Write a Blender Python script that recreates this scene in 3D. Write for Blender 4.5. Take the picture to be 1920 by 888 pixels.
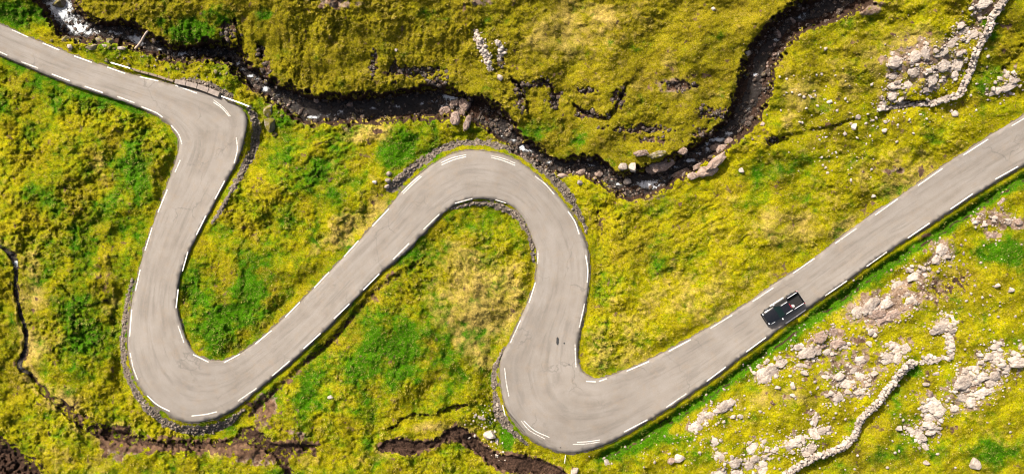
import bpy, bmesh, math, random
import numpy as np
from mathutils import Vector, Matrix, Quaternion
from mathutils.geometry import delaunay_2d_cdt

for o in list(bpy.data.objects): bpy.data.objects.remove(o, do_unlink=True)
random.seed(7); rng = np.random.default_rng(7)
scene = bpy.context.scene
COL = scene.collection

# ------------------------------------------------------------------ camera, sky, sun, exposure
H = 80.0            # drone height above the reference level
M = 0.063           # metres per survey unit on the reference level
CX, CY = 960.0, 444.0
cam = bpy.data.objects.new('camera', bpy.data.cameras.new('camera')); COL.objects.link(cam)
cam.location = (0, 0, H); cam.rotation_euler = (0, 0, 0)
cam.data.sensor_width = 36.0; cam.data.lens = 36.0 * H / (1920 * M); cam.data.clip_end = 2000
scene.camera = cam
SUN_EL = math.radians(40); SH = Vector((0.66, -0.75, 0)).normalized()       # direction in which shadows fall
world = bpy.data.worlds.new('World'); scene.world = world; world.use_nodes = True
wn = world.node_tree.nodes; bg = wn['Background']
sky = wn.new('ShaderNodeTexSky'); sky.sky_type = 'NISHITA'; sky.sun_disc = False
sky.sun_elevation = SUN_EL; sky.sun_rotation = math.atan2(-SH.x, -SH.y)
bg.inputs['Strength'].default_value = 0.09
sky.dust_density = 6.0; sky.ozone_density = 0.2; sky.air_density = 1.0
world.node_tree.links.new(sky.outputs[0], bg.inputs[0])
sun = bpy.data.objects.new('sun', bpy.data.lights.new('sun', 'SUN')); COL.objects.link(sun)
sun.data.energy = 4.5; sun.data.angle = math.radians(0.5); sun.data.color = (1.0, 0.95, 0.87)
d = Vector((SH.x * math.cos(SUN_EL), SH.y * math.cos(SUN_EL), -math.sin(SUN_EL)))
sun.rotation_euler = d.to_track_quat('-Z', 'Y').to_euler(); sun.location = (-40, 40, 60)
scene.view_settings.view_transform = 'Standard'; scene.view_settings.look = 'None'
scene.view_settings.exposure = 1.04; scene.view_settings.gamma = 1.0
scene.cycles.filter_width = 1.1

# ------------------------------------------------------------------ survey helpers (u right, v down, 0.063 m per unit)
def P(u, v, z):
    k = (H - z) / H * M
    return ((u - CX) * k, -(v - CY) * k, z)
def crom(pts, step=5.0):
    p = np.array(pts, float); q = np.vstack([2 * p[0] - p[1], p, 2 * p[-1] - p[-2]]); out = []
    for i in range(1, len(q) - 2):
        a, b, c, e = q[i - 1], q[i], q[i + 1], q[i + 2]
        n = max(1, int(np.hypot(*(c - b)[:2]) / step))
        t = np.linspace(0, 1, n, endpoint=False)[:, None]
        out.append(0.5 * (2 * b + (c - a) * t + (2 * a - 5 * b + 4 * c - e) * t ** 2 + (3 * b - a - 3 * c + e) * t ** 3))
    out.append(p[-1:]); return np.vstack(out)
_perm = np.random.default_rng(3).integers(0, 1 << 30, (256, 256)); _ang = _perm / float(1 << 30) * 2 * np.pi
_gx, _gy = np.cos(_ang), np.sin(_ang)
def gn(x, y, s=0):                       # gradient noise, about -0.7..0.7
    x = x + s * 37.31; y = y + s * 91.77
    xi = np.floor(x).astype(np.int64); yi = np.floor(y).astype(np.int64); fx = x - xi; fy = y - yi
    w = lambda t: t * t * t * (t * (t * 6 - 15) + 10)
    def g(a, b):
        i = (xi + a) & 255; j = (yi + b) & 255
        return _gx[i, j] * (fx - a) + _gy[i, j] * (fy - b)
    u_, v_ = w(fx), w(fy)
    n0 = g(0, 0) * (1 - u_) + g(1, 0) * u_; n1 = g(0, 1) * (1 - u_) + g(1, 1) * u_
    return n0 * (1 - v_) + n1 * v_
def fbm(x, y, s=0, o=4):
    r = 0; a = 1.0; f = 1.0
    for k in range(o): r = r + a * gn(x * f, y * f, s + k * 5); a *= 0.5; f *= 2.03
    return r
def worley(x, y, s=0):                  # distance to the nearest jittered cell centre, and a random value of that cell
    x = x + s * 17.3; y = y + s * 41.9; xi = np.floor(x).astype(np.int64); yi = np.floor(y).astype(np.int64); F = np.full(np.shape(x), 9.0); I = np.zeros(np.shape(x))
    for a in (-1, 0, 1):
        for b in (-1, 0, 1):
            i = (xi + a) & 255; j = (yi + b) & 255; r = _perm[i, j]
            d_ = np.hypot(xi + a + (r & 1023) / 1023 - x, yi + b + ((r >> 10) & 1023) / 1023 - y)
            k = d_ < F; F = np.where(k, d_, F); I = np.where(k, ((r >> 20) & 1023) / 1023, I)
    return F, I
def mound(x, y, s=0):
    F, I = worley(x, y, s); return (1 - np.clip(F / .82, 0, 1) ** 1.7) * (.55 + .6 * I), I
def ss(a, b, x):
    t = np.clip((x - a) / (b - a), 0, 1); return t * t * (3 - 2 * t)

# ------------------------------------------------------------------ survey of the road
EA = [(-320,-95),(-160,-25),(0,45),(50,68),(110,92),(170,115),(215,130),(260,143),(310,155),(355,165),(400,177),(435,192),(455,208),(462,228),(458,257),(447,296),(429,331),(408,369),(386,410),(368,444),(352,476),(338,514),(332,544),(332,579),(340,611),(350,639),(363,660),(385,672),(411,676),(440,668),(480,641),(535,593),(590,538),(645,481),(682,442),(700,421),(730,388),(757,354),(790,324),(825,300),(850,288),(880,282),(920,285),(960,296),(990,315),(1020,341),(1050,371),(1075,405),(1093,441),(1102,468),(1105,500),(1103,539),(1096,584),(1087,624),(1083,654),(1086,683),(1097,701),(1115,709),(1137,706),(1170,694),(1210,677),(1255,655),(1305,627),(1360,595),(1410,562),(1440,540),(1490,508),(1530,481),(1585,438),(1640,398),(1685,369),(1720,345),(1765,313),(1810,284),(1855,255),(1895,231),(1920,216),(2050,140),(2250,20)]
EB = [(-340,-40),(-160,35),(0,103),(40,120),(75,135),(130,157),(195,178),(250,197),(282,211),(312,229),(329,249),(336,272),(331,297),(319,332),(305,370),(290,413),(278,446),(262,502),(251,549),(243,594),(240,644),(245,680),(256,714),(273,739),(299,764),(325,783),(352,791),(381,789),(415,779),(450,759),(480,733),(510,708),(545,679),(600,628),(650,577),(700,525),(730,498),(760,473),(789,443),(810,422),(830,401),(855,383),(885,373),(920,373),(953,382),(974,399),(988,421),(998,446),(1006,471),(1007,499),(1002,534),(990,565),(974,601),(956,638),(943,661),(937,690),(940,726),(950,764),(963,787),(985,813),(1015,834),(1048,846),(1076,848),(1110,841),(1150,826),(1185,807),(1220,786),(1260,761),(1305,731),(1340,707),(1385,672),(1410,654),(1440,632),(1480,602),(1540,559),(1590,525),(1640,488),(1708,444),(1750,417),(1790,390),(1840,358),(1880,333),(1920,310),(2060,225),(2270,100)]
def wob(a, s):
    a = crom(a, 4.0); t = np.arange(len(a)) * 0.30
    a[:, 0] += 1.3 * fbm(t, t * 0 + s, 1, 3); a[:, 1] += 1.3 * fbm(t, t * 0 + s, 2, 3); return a
A = wob(EA, 1.3); B = wob(EB, 7.7)

# ------------------------------------------------------------------ the lie of the land: control heights, thin-plate spline
CTRL = np.array([
(0,75,-2.6),(150,130,-2.3),(300,190,-1.9),(400,230,-1.6),(380,320,-1.3),(330,430,-1.0),(290,560,-.7),(300,680,-.4),(390,730,-.2),(470,690,0),(600,570,.3),(740,430,.5),(830,340,.6),(920,330,.7),(1020,400,.8),(1050,500,.9),(1035,600,1.0),(1000,700,1.2),(1030,780,1.4),(1120,780,1.6),(1250,710,1.9),(1400,615,2.4),(1550,515,2.9),(1700,410,3.4),(1920,262,4.2),
(600,150,.1),(600,80,1.7),(600,-20,3.6),(800,130,.7),(800,60,2.2),(800,-20,3.8),(500,90,-.2),(480,10,1.6),(350,35,-.5),(300,-20,.8),(220,15,-1.5),(30,10,-2.2),
(920,100,1.9),(1000,90,2.6),(1000,-20,4.0),(1090,170,2.2),(1080,270,1.3),(1200,100,3.6),(1200,-20,4.6),(1250,230,2.8),(1300,100,4.2),(1390,40,4.7),(1350,170,3.6),
(1480,150,4.4),(1500,250,3.8),(1600,100,5.6),(1600,200,4.7),(1700,40,6.6),(1700,130,6.2),(1850,10,7.4),(1880,110,5.4),(1700,240,4.6),(1450,330,2.9),(1300,420,2.1),(1200,420,1.3),(1150,600,1.5),(1250,560,1.9),(1400,450,2.8),
(100,250,-2.2),(200,300,-1.8),(100,400,-1.9),(150,550,-1.4),(190,650,-1.1),(100,650,-1.9),(120,740,-1.9),(20,560,-2.3),(20,700,-2.5),(70,800,-2.6),(250,850,-1.4),
(430,500,-.4),(500,400,-.5),(550,300,-1.0),(620,350,-.4),(700,300,-.1),(600,260,-1.3),(750,250,-.4),
(800,560,.9),(700,650,1.2),(600,720,.8),(850,700,1.5),(900,500,1.0),(900,430,.6),(880,640,1.3),
(700,870,.4),(500,880,-.5),(820,870,.7),(350,870,-1),(1000,900,.6),
(1300,860,2.3),(1200,860,1.5),(1400,760,2.9),(1500,700,3.4),(1500,860,3.3),(1650,800,3.8),(1650,600,4.0),(1700,720,4.5),(1800,500,4.6),(1850,400,4.5),(1900,600,5.6),(1850,750,5.2),(1800,890,4.2),(1920,890,4.7)], float)
def tps_fit(c, lam=2.0):
    n = len(c); x = c[:, :2] / 100.0; r = np.hypot(x[:, None, 0] - x[None, :, 0], x[:, None, 1] - x[None, :, 1])
    K = np.where(r > 0, r * r * np.log(np.maximum(r, 1e-9)), 0) + lam * 0.05 * np.eye(n)
    Q = np.hstack([np.ones((n, 1)), x]); L = np.zeros((n + 3, n + 3)); L[:n, :n] = K; L[:n, n:] = Q; L[n:, :n] = Q.T
    return np.linalg.solve(L, np.concatenate([c[:, 2], np.zeros(3)]))
TW = tps_fit(CTRL)
def tps(u, v):
    u = np.clip(np.asarray(u, float), -60, 1980) / 100; v = np.clip(np.asarray(v, float), -60, 948) / 100
    z = TW[-3] + TW[-2] * u + TW[-1] * v
    for (a, b, _), w in zip(CTRL, TW):
        r2 = (u - a / 100) ** 2 + (v - b / 100) ** 2
        z = z + w * 0.5 * r2 * np.log(np.maximum(r2, 1e-12))
    return z
cu = np.linspace(-60, 1980, 256); cv = np.linspace(-60, 948, 127)
BASE = tps(*np.meshgrid(cu, cv))
def bil(G, us_, vs_, u, v):
    u = np.clip(u, us_[0], us_[-1] - 1e-6); v = np.clip(v, vs_[0], vs_[-1] - 1e-6)
    i = np.clip(np.searchsorted(us_, u, side='right') - 1, 0, len(us_) - 2); j = np.clip(np.searchsorted(vs_, v, side='right') - 1, 0, len(vs_) - 2)
    a = (u - us_[i]) / (us_[i + 1] - us_[i]); b = (v - vs_[j]) / (vs_[j + 1] - vs_[j])
    return G[j, i] * (1 - a) * (1 - b) + G[j, i + 1] * a * (1 - b) + G[j + 1, i] * (1 - a) * b + G[j + 1, i + 1] * a * b
def zbase(u, v): return bil(BASE, cu, cv, np.asarray(u, float), np.asarray(v, float))
ROAD_Z = 0.03
def zroad(u, v): return float(zbase(u, v)) + ROAD_Z

# ------------------------------------------------------------------ fine grid
STEP = 1.8
ui = np.arange(-40, 1960.1, STEP); vi = np.arange(-40, 928.1, STEP)
gr = np.cumsum(STEP * 1.16 ** np.arange(1, 36))
US = np.concatenate([ui[0] - gr[::-1], ui, ui[-1] + gr]); VS = np.concatenate([vi[0] - gr[::-1], vi, vi[-1] + gr])
U, V = np.meshgrid(US, VS); NV, NU = U.shape
BIG = 999.0
def polydist(pts, maxd):                 # pts columns: u v hw extra...; returns (distance - hw), extras
    pts = np.asarray(pts, float); ne = pts.shape[1] - 3
    D = np.full(U.shape, BIG); E = [np.zeros(U.shape) for _ in range(ne)]
    for a, b in zip(pts[:-1], pts[1:]):
        m = maxd + max(a[2], b[2])
        i0, i1 = np.searchsorted(US, [min(a[0], b[0]) - m, max(a[0], b[0]) + m]); j0, j1 = np.searchsorted(VS, [min(a[1], b[1]) - m, max(a[1], b[1]) + m])
        if i1 <= i0 or j1 <= j0: continue
        uu = U[j0:j1, i0:i1]; vv = V[j0:j1, i0:i1]; dx, dy = b[0] - a[0], b[1] - a[1]; l2 = dx * dx + dy * dy + 1e-9
        t = np.clip(((uu - a[0]) * dx + (vv - a[1]) * dy) / l2, 0, 1)
        dd = np.hypot(uu - a[0] - t * dx, vv - a[1] - t * dy) - (a[2] + (b[2] - a[2]) * t)
        sub = D[j0:j1, i0:i1]; k = dd < sub; sub[k] = dd[k]
        for e in range(ne):
            s_ = E[e][j0:j1, i0:i1]; val = a[3 + e] + (b[3 + e] - a[3 + e]) * t; s_[k] = val[k]
    return D, E
def inside(poly):
    r = np.zeros(U.shape, bool); p = np.asarray(poly)
    for a, b in zip(p, np.roll(p, -1, 0)):
        if a[1] == b[1]: continue
        lo, hi = (a, b) if a[1] < b[1] else (b, a)
        j0, j1 = np.searchsorted(VS, [lo[1], hi[1]])
        if j1 <= j0: continue
        xx = lo[0] + (VS[j0:j1] - lo[1]) * (hi[0] - lo[0]) / (hi[1] - lo[1])
        r[j0:j1] ^= US[None, :] < xx[:, None]
    return r
z0 = lambda p: np.hstack([p, np.zeros((len(p), 1))])
DA, _ = polydist(z0(A), 110); DB, _ = polydist(z0(B), 110)
IN = inside(np.vstack([A, B[::-1]]))
SD = np.minimum(DA, DB); SD = np.where(IN, -SD, SD); SD = np.clip(SD, -90, 100)

# ------------------------------------------------------------------ survey of streams and gullies  (u, v, half width, bed level)
MAIN = crom([(30,-160,30,-5.2),(75,-60,30,-4.7),(106,-5,30,-4.4),(118,25,24,-4.3),(142,48,22,-4.2),(190,59,11,-4.0),(240,62,14,-3.9),(264,78,12,-3.8),(290,88,10,-3.7),(325,101,8,-3.6),(362,100,8,-3.5),(405,98,9,-3.4),(440,108,9,-3.3),(452,127,9,-3.2),(478,150,11,-3.0),(497,167,12,-2.8),(520,177,15,-2.7),(550,192,18,-2.6),(580,208,22,-2.5),(630,206,20,-2.45),(680,205,20,-2.4),(730,200,20,-2.35),(780,195,22,-2.3),(820,193,24,-2.2),(842,192,18,-1.5),(870,198,14,-1.2),(905,212,20,-.9),(938,238,18,-.8),(962,262,11,-.7),(980,277,10,-.6),(1003,288,10,-.5),(1028,304,11,-.45),(1057,315,11,-.35),(1085,312,14,-.3),(1115,316,16,-.2),(1145,335,14,-.1),(1172,352,15,0),(1195,345,24,.1),(1230,335,20,.3),(1262,318,15,.5),(1290,302,16,.7),(1318,285,16,1.0),(1350,262,16,1.4),(1380,236,19,1.7),(1396,210,24,2.0),(1411,175,29,2.3),(1419,140,26,2.6),(1431,104,26,2.9),(1455,72,24,3.2),(1480,44,19,3.5),(1530,22,25,3.9),(1590,-8,30,4.3),(1680,-60,28,4.9),(1800,-160,28,5.6)], 5)
MAIN[:, 2] *= .88; MAIN[:, 3] -= .75
TRICK = crom([(-60,440,4),(0,461,4),(25,483,7),(30,502,6),(30,541,4),(38,586,4),(48,617,4),(48,652,5),(36,687,6),(58,702,4),(86,738,6),(121,763,9),(151,787,13),(200,811,14),(240,806,8)], 5)
SOUTH = crom([(200,812,10),(245,824,8),(300,830,5),(350,832,6),(400,832,6),(440,826,8),(468,815,15),(500,836,12),(525,850,12),(533,868,8),(545,900,8),(560,960,8)], 5)
SOUTH2 = crom([(520,842,8),(550,838,7),(588,836,3)], 5)
PEAT = crom([(715,838,8),(745,834,13),(770,838,13),(800,834,8),(830,823,6),(850,812,12),(875,820,13),(902,841,11),(930,862,13),(960,868,17),(1000,872,15),(1035,880,10),(1060,890,5)], 5)
CRACKS = [
 ([(440,38,4),(448,60,5),(452,95,5)],.8),([(422,40,3),(420,64,4)],.5),([(483,80,3),(492,110,5)],.7),
 ([(958,148,5),(975,165,5),(988,190,4),(991,212,3)],.9),([(1018,150,4),(1035,165,4),(1043,200,5)],.8),
 ([(1068,190,4),(1095,211,5),(1135,224,5),(1150,206,3),(1165,182,4),(1176,155,3)],.8),
 ([(95,519,3),(115,534,4),(135,556,5),(160,574,3),(200,564,4)],.45),
 ([(713,805,2.5),(745,798,4),(750,787,3.5),(777,778,3),(810,779,3),(827,772,4),(860,763,6),(877,758,4)],.8),
 ([(1660,205,6),(1700,196,8),(1740,192,5)],.9),([(1450,262,7),(1500,248,3),(1550,240,4),(1600,225,4)],.5),
 ([(1445,268,8),(1470,262,5)],.6),([(800,482,5),(770,502,7),(735,524,8),(700,550,8),(660,596,8),(620,640,8),(580,674,8),(540,710,8),(508,740,9),(480,765,9)],.42),
 ([(1880,130,4),(1900,110,3),(1915,85,3)],.5),([(1845,578,3.5),(1848,583,3)],.3),
 ([(1560,85,3),(1590,60,3),(1640,30,3)],.22),([(1120,390,8),(1128,450,7)],.3)]
nz1 = fbm(U / 16, V / 16, 11, 3); nz2 = fbm(U / 7, V / 7, 12, 2)
DM, (BED,) = polydist(MAIN, 70)
DMj = DM + 7.5 * nz1 + 5.0 * nz2 + 3.0 * fbm(U / 34, V / 34, 15, 2) + 1.0
DT, _ = polydist(np.array(TRICK), 30); DS, _ = polydist(np.array(SOUTH), 40); DS2, _ = polydist(np.array(SOUTH2), 20); DP, _ = polydist(np.array(PEAT), 40)
nz3 = fbm(U / 26, V / 26, 14, 2); DT = DT + 3.5 * nz1 + 2.5 * nz2 + 4 * nz3 + 1; DS = np.minimum(DS, DS2) + 6 * nz1 + 4 * nz2 + 5 * nz3 + 1; DPj = DP + 7 * nz1 + 4.5 * nz2 + 1

# region helpers
def blob(u, v, ru, rv=None, ang=0):
    rv = rv or ru; c, s = math.cos(math.radians(ang)), math.sin(math.radians(ang))
    x = (U - u) * c - (V - v) * s; y = (U - u) * s + (V - v) * c      # ang counter-clockwise as seen in plan
    return np.exp(-((x / ru) ** 2 + (y / rv) ** 2))
su = np.array([-60,60,150,300,440,560,840,960,1150,1300,1390,1420,1500,1590,2600]); sv = np.array([-300,0,55,92,104,190,190,260,330,292,200,120,30,-5,-300])
NORTH = ss(12, -12, V - np.interp(U, su, sv))
SE = ss(0, 1, (IN == False) * 1.0) * ss(-10, 40, V - np.interp(U, [1060,1110,1440,1920], [850,845,632,310])) * ss(1040, 1100, U)

def sm0(lst):
    r = np.zeros(U.shape)
    for b_ in lst: r = np.maximum(r, blob(*b_))
    return r
# ------------------------------------------------------------------ height of the ground
Z = zbase(U, V)
fade = ss(3, 24, SD) * ss(2, 16, DM)
w1 = fbm(U / 60, V / 60, 21, 2)
wx = U + 5 * fbm(U / 14, V / 14, 22, 2); wy = V + 5 * fbm(U / 14, V / 14, 23, 2)
lump_iso, id0 = mound(wx / 13, wy / 11, 31)
lump_iso2, id2 = mound(wx / 6.2, wy / 5.6, 32)
a1 = (wx * 0.53 + wy * 0.85); b1 = (wx * 0.85 - wy * 0.53)              # b1 runs with the right hand straight
terr, _i = mound(b1 / 34 + .6 * w1, a1 / 9 + 1.1 * w1, 33)
c1 = (wx * 0.87 + wy * 0.5); e1 = (wx * -0.5 + wy * 0.87)
lean, _i = mound(c1 / 9 + w1, e1 / 20 + w1, 34)
streak, _i = mound(wx / 9 + 1.3 * w1, wy / 34 + .7 * w1, 35)
kN = NORTH * ss(960, 860, U) * ss(10, 60, V); kT = blob(1300, 420, 160, 90, 25) + blob(600, 300, 120, 60) ; kT = np.clip(kT, 0, 1) * (1 - kN)
kL = np.clip(blob(760, 680, 170, 120) + blob(480, 560, 110, 90), 0, 1) * (1 - kT) * (1 - kN); kI = 1 - kN - kT - kL
rough = 0.17 + 0.10 * fbm(U / 110, V / 110, 41, 2)
rough = rough * (1 - .5 * SE) * (1 - .5 * ss(1120, 1350, U)) * (1 - .45 * NORTH * ss(930, 1050, U)) * (1 + .35 * blob(150, 450, 200, 350)) * (.55 + .9 * ss(-.35, .45, fbm(U / 130, V / 130, 45, 3)))
lump = kI * lump_iso + kT * terr + kL * lean + kN * 1.0 * streak
Z = Z + fade * (rough * 1.75 * (lump - .45) + (.03 + .85 * rough) * lump_iso2 + 1.05 * fbm(U / 85, V / 85, 42, 2) + .34 * fbm(wx / 32, wy / 27, 44, 2) + .45 * (.5 - np.abs(fbm(U / 70 + .4 * w1, V / 100, 47, 2))) * ss(20, 45, SD) + (.03 + .25 * rough) * gn(U / 3.4, V / 3.1, 43) + .16 * kT * (terr - .4) + .07 * fbm(b1 / 60, a1 / 5, 46, 2) * ss(1100, 1200, U))
# road shoulders: a small step at the edge of the asphalt, then the fall of the embankment
sgy, sgx = np.gradient(SD); sgx = sgx / np.gradient(US)[None, :]; sgy = sgy / np.gradient(VS)[:, None]; LEE = ss(-.25, .5, sgx * SH.x + sgy * -SH.y)
STEPD = 0.09 + .20 * LEE + 0.08 * gn(U / 40, V / 40, 51)
EMB = 1.1 * (blob(480, 260, 50, 90) + blob(240, 650, 30, 110) + blob(320, 800, 90, 40) + blob(430, 800, 60, 40) + blob(950, 285, 110, 40) + blob(1060, 360, 60, 60) + .7 * blob(935, 740, 30, 90) + .5 * blob(1000, 840, 60, 30) + .7 * blob(930, 400, 90, 40) + .6 * blob(345, 590, 40, 60) + .6 * blob(620, 640, 140, 60, 45) + .5 * blob(1110, 470, 30, 80))
Z = Z - (SD > 0) * (STEPD * ss(0.3, 3.0, SD) * (1 - .6 * ss(25, 80, SD)) + np.clip(EMB, 0, 1.3) * ss(2.5, 24, SD) * (1 - ss(34, 95, SD)))
DITCH = ((DB < DA) & (SD > 0)) * ss(1090, 1150, U) * np.exp(-((SD - 19 - 3 * nz1) / 7.0) ** 2)
DITCH += ((DB < DA) & (SD > 0)) * ss(300, 260, U) * ss(0, 1, (V < 260) * 1.0) * np.exp(-((SD - 6) / 6.0) ** 2) * .35
Z = Z - 0.95 * DITCH * (1 + .5 * nz1)
Z = np.where(SD <= 0.3, zbase(U, V) - 0.10, Z)
# gullies
crack = np.zeros(U.shape)
for pts, dep in CRACKS:
    c_ = crom(pts, 4); c_ = np.hstack([c_, c_[:, :2]]); D_, (nu, nv) = polydist(c_, 40); south = ss(-2, 4, (U - nu) * SH.x + (V - nv) * -SH.y)
    D_ = D_ + 3.5 * nz1 + 3.5 * nz2 + 3.0 * fbm(U / 26, V / 26, 13, 2) + 1.5
    k = 1 - ss(-4.0, 2.5, D_); k2 = south * np.exp(-np.maximum(D_, 0) / 11.0) * (D_ < 38) * .55
    Z = Z - 1.2 * dep * np.maximum(k * (1 + .5 * nz1), k2) * (SD > 4); crack = np.maximum(crack, k)
HOLL = sm0([(1008,158,34,9),(1040,188,12,22),(1105,214,34,9),(1160,186,13,26),(1272,160,34,12),(974,180,9,28),(1335,212,34,12),(1200,242,60,8),(1100,170,20,8),(780,134,60,10),(815,152,26,10),(700,120,9,26),(740,135,8,24),(430,55,16,20),(490,95,10,16),(500,130,12,20),(1445,262,14,8),(940,118,10,12),(1230,262,40,7),(1320,250,24,10)])
holl = ss(.42, .74, HOLL + .75 * nz2 + .45 * nz1) * (HOLL > .05) * (SD > 12); Z = Z - .30 * holl
kT_ = (1 - ss(-2.5, 3.5, DT)) * (.5 + .5 * ss(-.22, .12, fbm(U / 34, V / 34, 16, 3))); kS_ = 1 - ss(-3, 4, DS); kP_ = 1 - ss(-2, 1.6, DPj)
okr = ss(6, 12, SD)
Z = Z - okr * (0.55 * kT_ + 0.62 * kS_ + (0.5 - .12 * nz2) * kP_)
RAV = ss(6, -34, (V - (798 + (U) * .78)) * -1 * .79) * ss(130, 105, U) * ss(640, 700, V)
RAV = ss(0, 36, ((V - 800) - U * .8) * .78 + 7 * nz1 + 3 * nz2) * ss(150, 100, U)
Z = Z - 2.4 * RAV * (1 + .25 * nz1 + .2 * nz2)
# main stream: cut down to its bed with steep banks
SL = 0.21 + 0.03 * nz1 - .02 * blob(640, 160, 160, 60)
BEDR = ss(1350, 1400, U) * .12 * (nz1 + ss(-16, 0, DM)); Zc = BED + BEDR + np.where(DMj > 0, DMj * SL, 0.05 * nz1 + .03 * nz2 - .02)
MUD = blob(915, 208, 42, 30) + .8 * blob(1190, 352, 36, 20)
Zc = Zc + .25 * MUD * (nz1 + .3)
Z = np.where(DM < 60, np.minimum(Z, np.where(SD > 3, Zc + .0, 99)), Z)
Zg = Z.copy()
# slope, for bare banks
gy, gx = np.gradient(Z); gx = gx / np.gradient(US)[None, :] / M; gy = gy / np.gradient(VS)[:, None] / M
SLOPE = np.hypot(gx, gy)
def zg(u, v): return float(bil(Z, US, VS, np.array([u], float), np.array([v], float))[0])

# ------------------------------------------------------------------ survey of the rocks: (u, v, ru, rv, angle)
OUT = {
 'upper_ruin': [(1680,117,14,12,20),(1716,106,13,11,40),(1736,100,7,13,20),(1716,135,11,9,0),(1766,123,14,12,10),(1793,120,16,12,60),(1746,150,9,12,10),(1737,167,10,7,0),(1675,161,10,8,10),(1704,161,12,7,-5),(1675,143,9,6,0),(1769,97,11,8,30),(1781,85,10,7,40),(1673,179,10,8,60),(1690,186,8,6,20),(1742,132,7,6,0),(1752,163,8,6,30),(1764,152,7,6,0),(1788,140,9,7,0),(1655,193,8,6,30),(1800,100,8,6,40)],
 'upper_wall_foot': [(1824,64,16,8,15),(1806,58,12,5,35),(1845,6,15,9,20),(1823,15,8,6,10),(1800,48,9,6,30),(1838,35,7,6,0),(1813,78,8,5,50),(1790,75,9,5,20)],
 'right_edge': [(1886,162,20,11,18),(1858,176,7,6,0),(1889,141,11,5,45),(1900,150,10,8,10),(1870,170,9,7,20)],
 'slab_below_truck': [(1447,693,31,12,38),(1430,700,12,10,10),(1465,680,12,8,30),(1437,712,10,6,20)],
 'block_below_truck': [(1515,660,18,11,25),(1497,650,9,7,20),(1501,684,8,7,0),(1532,655,10,8,60),(1548,706,8,6,0),(1551,659,9,6,20)],
 'rubble_by_truck': [(1539,632,12,10,45),(1568,644,15,8,10),(1560,622,9,8,0),(1583,648,10,6,-20),(1545,648,8,6,0)],
 'bare_knoll': [(1632,573,22,10,40),(1609,585,13,9,30),(1668,592,20,8,25),(1645,588,16,9,0),(1660,570,15,9,20),(1633,622,8,7,20),(1650,600,14,6,25)],
 'knoll_top': [(1715,517,15,8,30),(1731,503,8,7,0),(1765,469,13,11,30),(1684,533,12,6,25),(1706,505,7,6,0),(1755,486,9,7,50),(1776,481,8,6,0),(1708,563,10,7,10),(1700,552,8,6,30)],
 'wall_end_slab': [(1765,613,17,10,25),(1752,620,9,6,20),(1775,602,8,6,0)],
 'pale_patch_by_wall': [(1667,668,15,7,5),(1682,655,12,7,40),(1698,652,9,8,0),(1661,676,10,7,20),(1684,672,11,9,45),(1676,647,10,6,0)],
 'scatter_above_wall': [(1588,719,15,9,-20),(1573,705,11,8,20),(1615,706,9,7,0),(1613,674,10,8,30),(1571,746,10,7,20),(1557,737,8,6,0),(1613,733,12,7,20),(1628,721,8,6,0),(1600,693,9,6,60),(1590,735,8,6,0),(1640,700,8,6,30)],
 'great_slabs': [(1806,714,24,12,20),(1838,706,15,8,5),(1831,716,8,7,0),(1865,704,11,10,0),(1855,719,9,7,10),(1843,736,16,8,15),(1799,743,27,9,-15),(1823,752,13,10,30),(1789,765,9,6,0),(1812,730,8,6,0),(1811,694,10,6,25),(1827,690,10,6,0),(1860,730,7,5,0)],
 'slab_right_of_wall': [(1749,761,24,14,-25),(1746,783,15,8,-5),(1744,795,14,8,0),(1760,775,10,8,-40),(1735,765,10,8,0)],
 'lower_arc': [(1706,804,15,6,-55),(1726,818,13,8,-20),(1732,835,9,6,-40),(1718,810,10,6,-20),(1745,808,11,7,10),(1754,800,8,6,0)],
 'edge_boulders': [(1908,678,16,12,10),(1878,684,8,7,30),(1888,686,8,6,0),(1885,697,7,5,0),(1900,662,8,6,0),(1916,652,6,6,0)],
 'upright_stones': [(1868,646,12,6,30),(1855,669,10,7,10),(1874,665,7,6,0),(1865,659,6,5,0),(1864,679,6,5,0),(1838,665,7,6,0),(1838,679,6,6,0),(1848,672,6,5,0)],
 'verge_rubble': [(1356,763,16,10,30),(1304,801,14,10,20),(1317,786,10,8,40),(1340,827,9,7,-30),(1370,755,9,6,20),(1330,778,9,7,20),(1345,770,8,6,0)],
 'bottom_cluster': [(1412,840,8,13,-15),(1433,827,7,6,0),(1430,869,9,7,-30),(1434,856,8,7,0),(1417,859,9,7,20),(1438,844,7,5,0),(1451,845,7,5,0),(1430,882,13,8,10),(1404,871,9,8,0),(1376,867,12,10,10),(1350,854,10,7,-20),(1347,886,11,7,0),(1380,886,9,7,0)],
 'mound_by_wall': [(1494,829,18,9,10),(1499,821,9,7,0),(1519,841,11,9,30),(1526,812,13,8,-40),(1541,808,11,7,20),(1552,803,7,6,0),(1528,787,7,12,-15),(1511,850,9,7,0),(1480,838,9,7,0)],
 'earth_face': [(1838,401,5,4,0),(1836,409,6,4,0),(1829,417,6,5,0),(1859,443,8,7,0),(1892,418,8,5,0),(1910,419,8,6,0),(1878,378,3.5,9,-25),(1845,422,7,5,0),(1866,408,7,5,20)],
}
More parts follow.
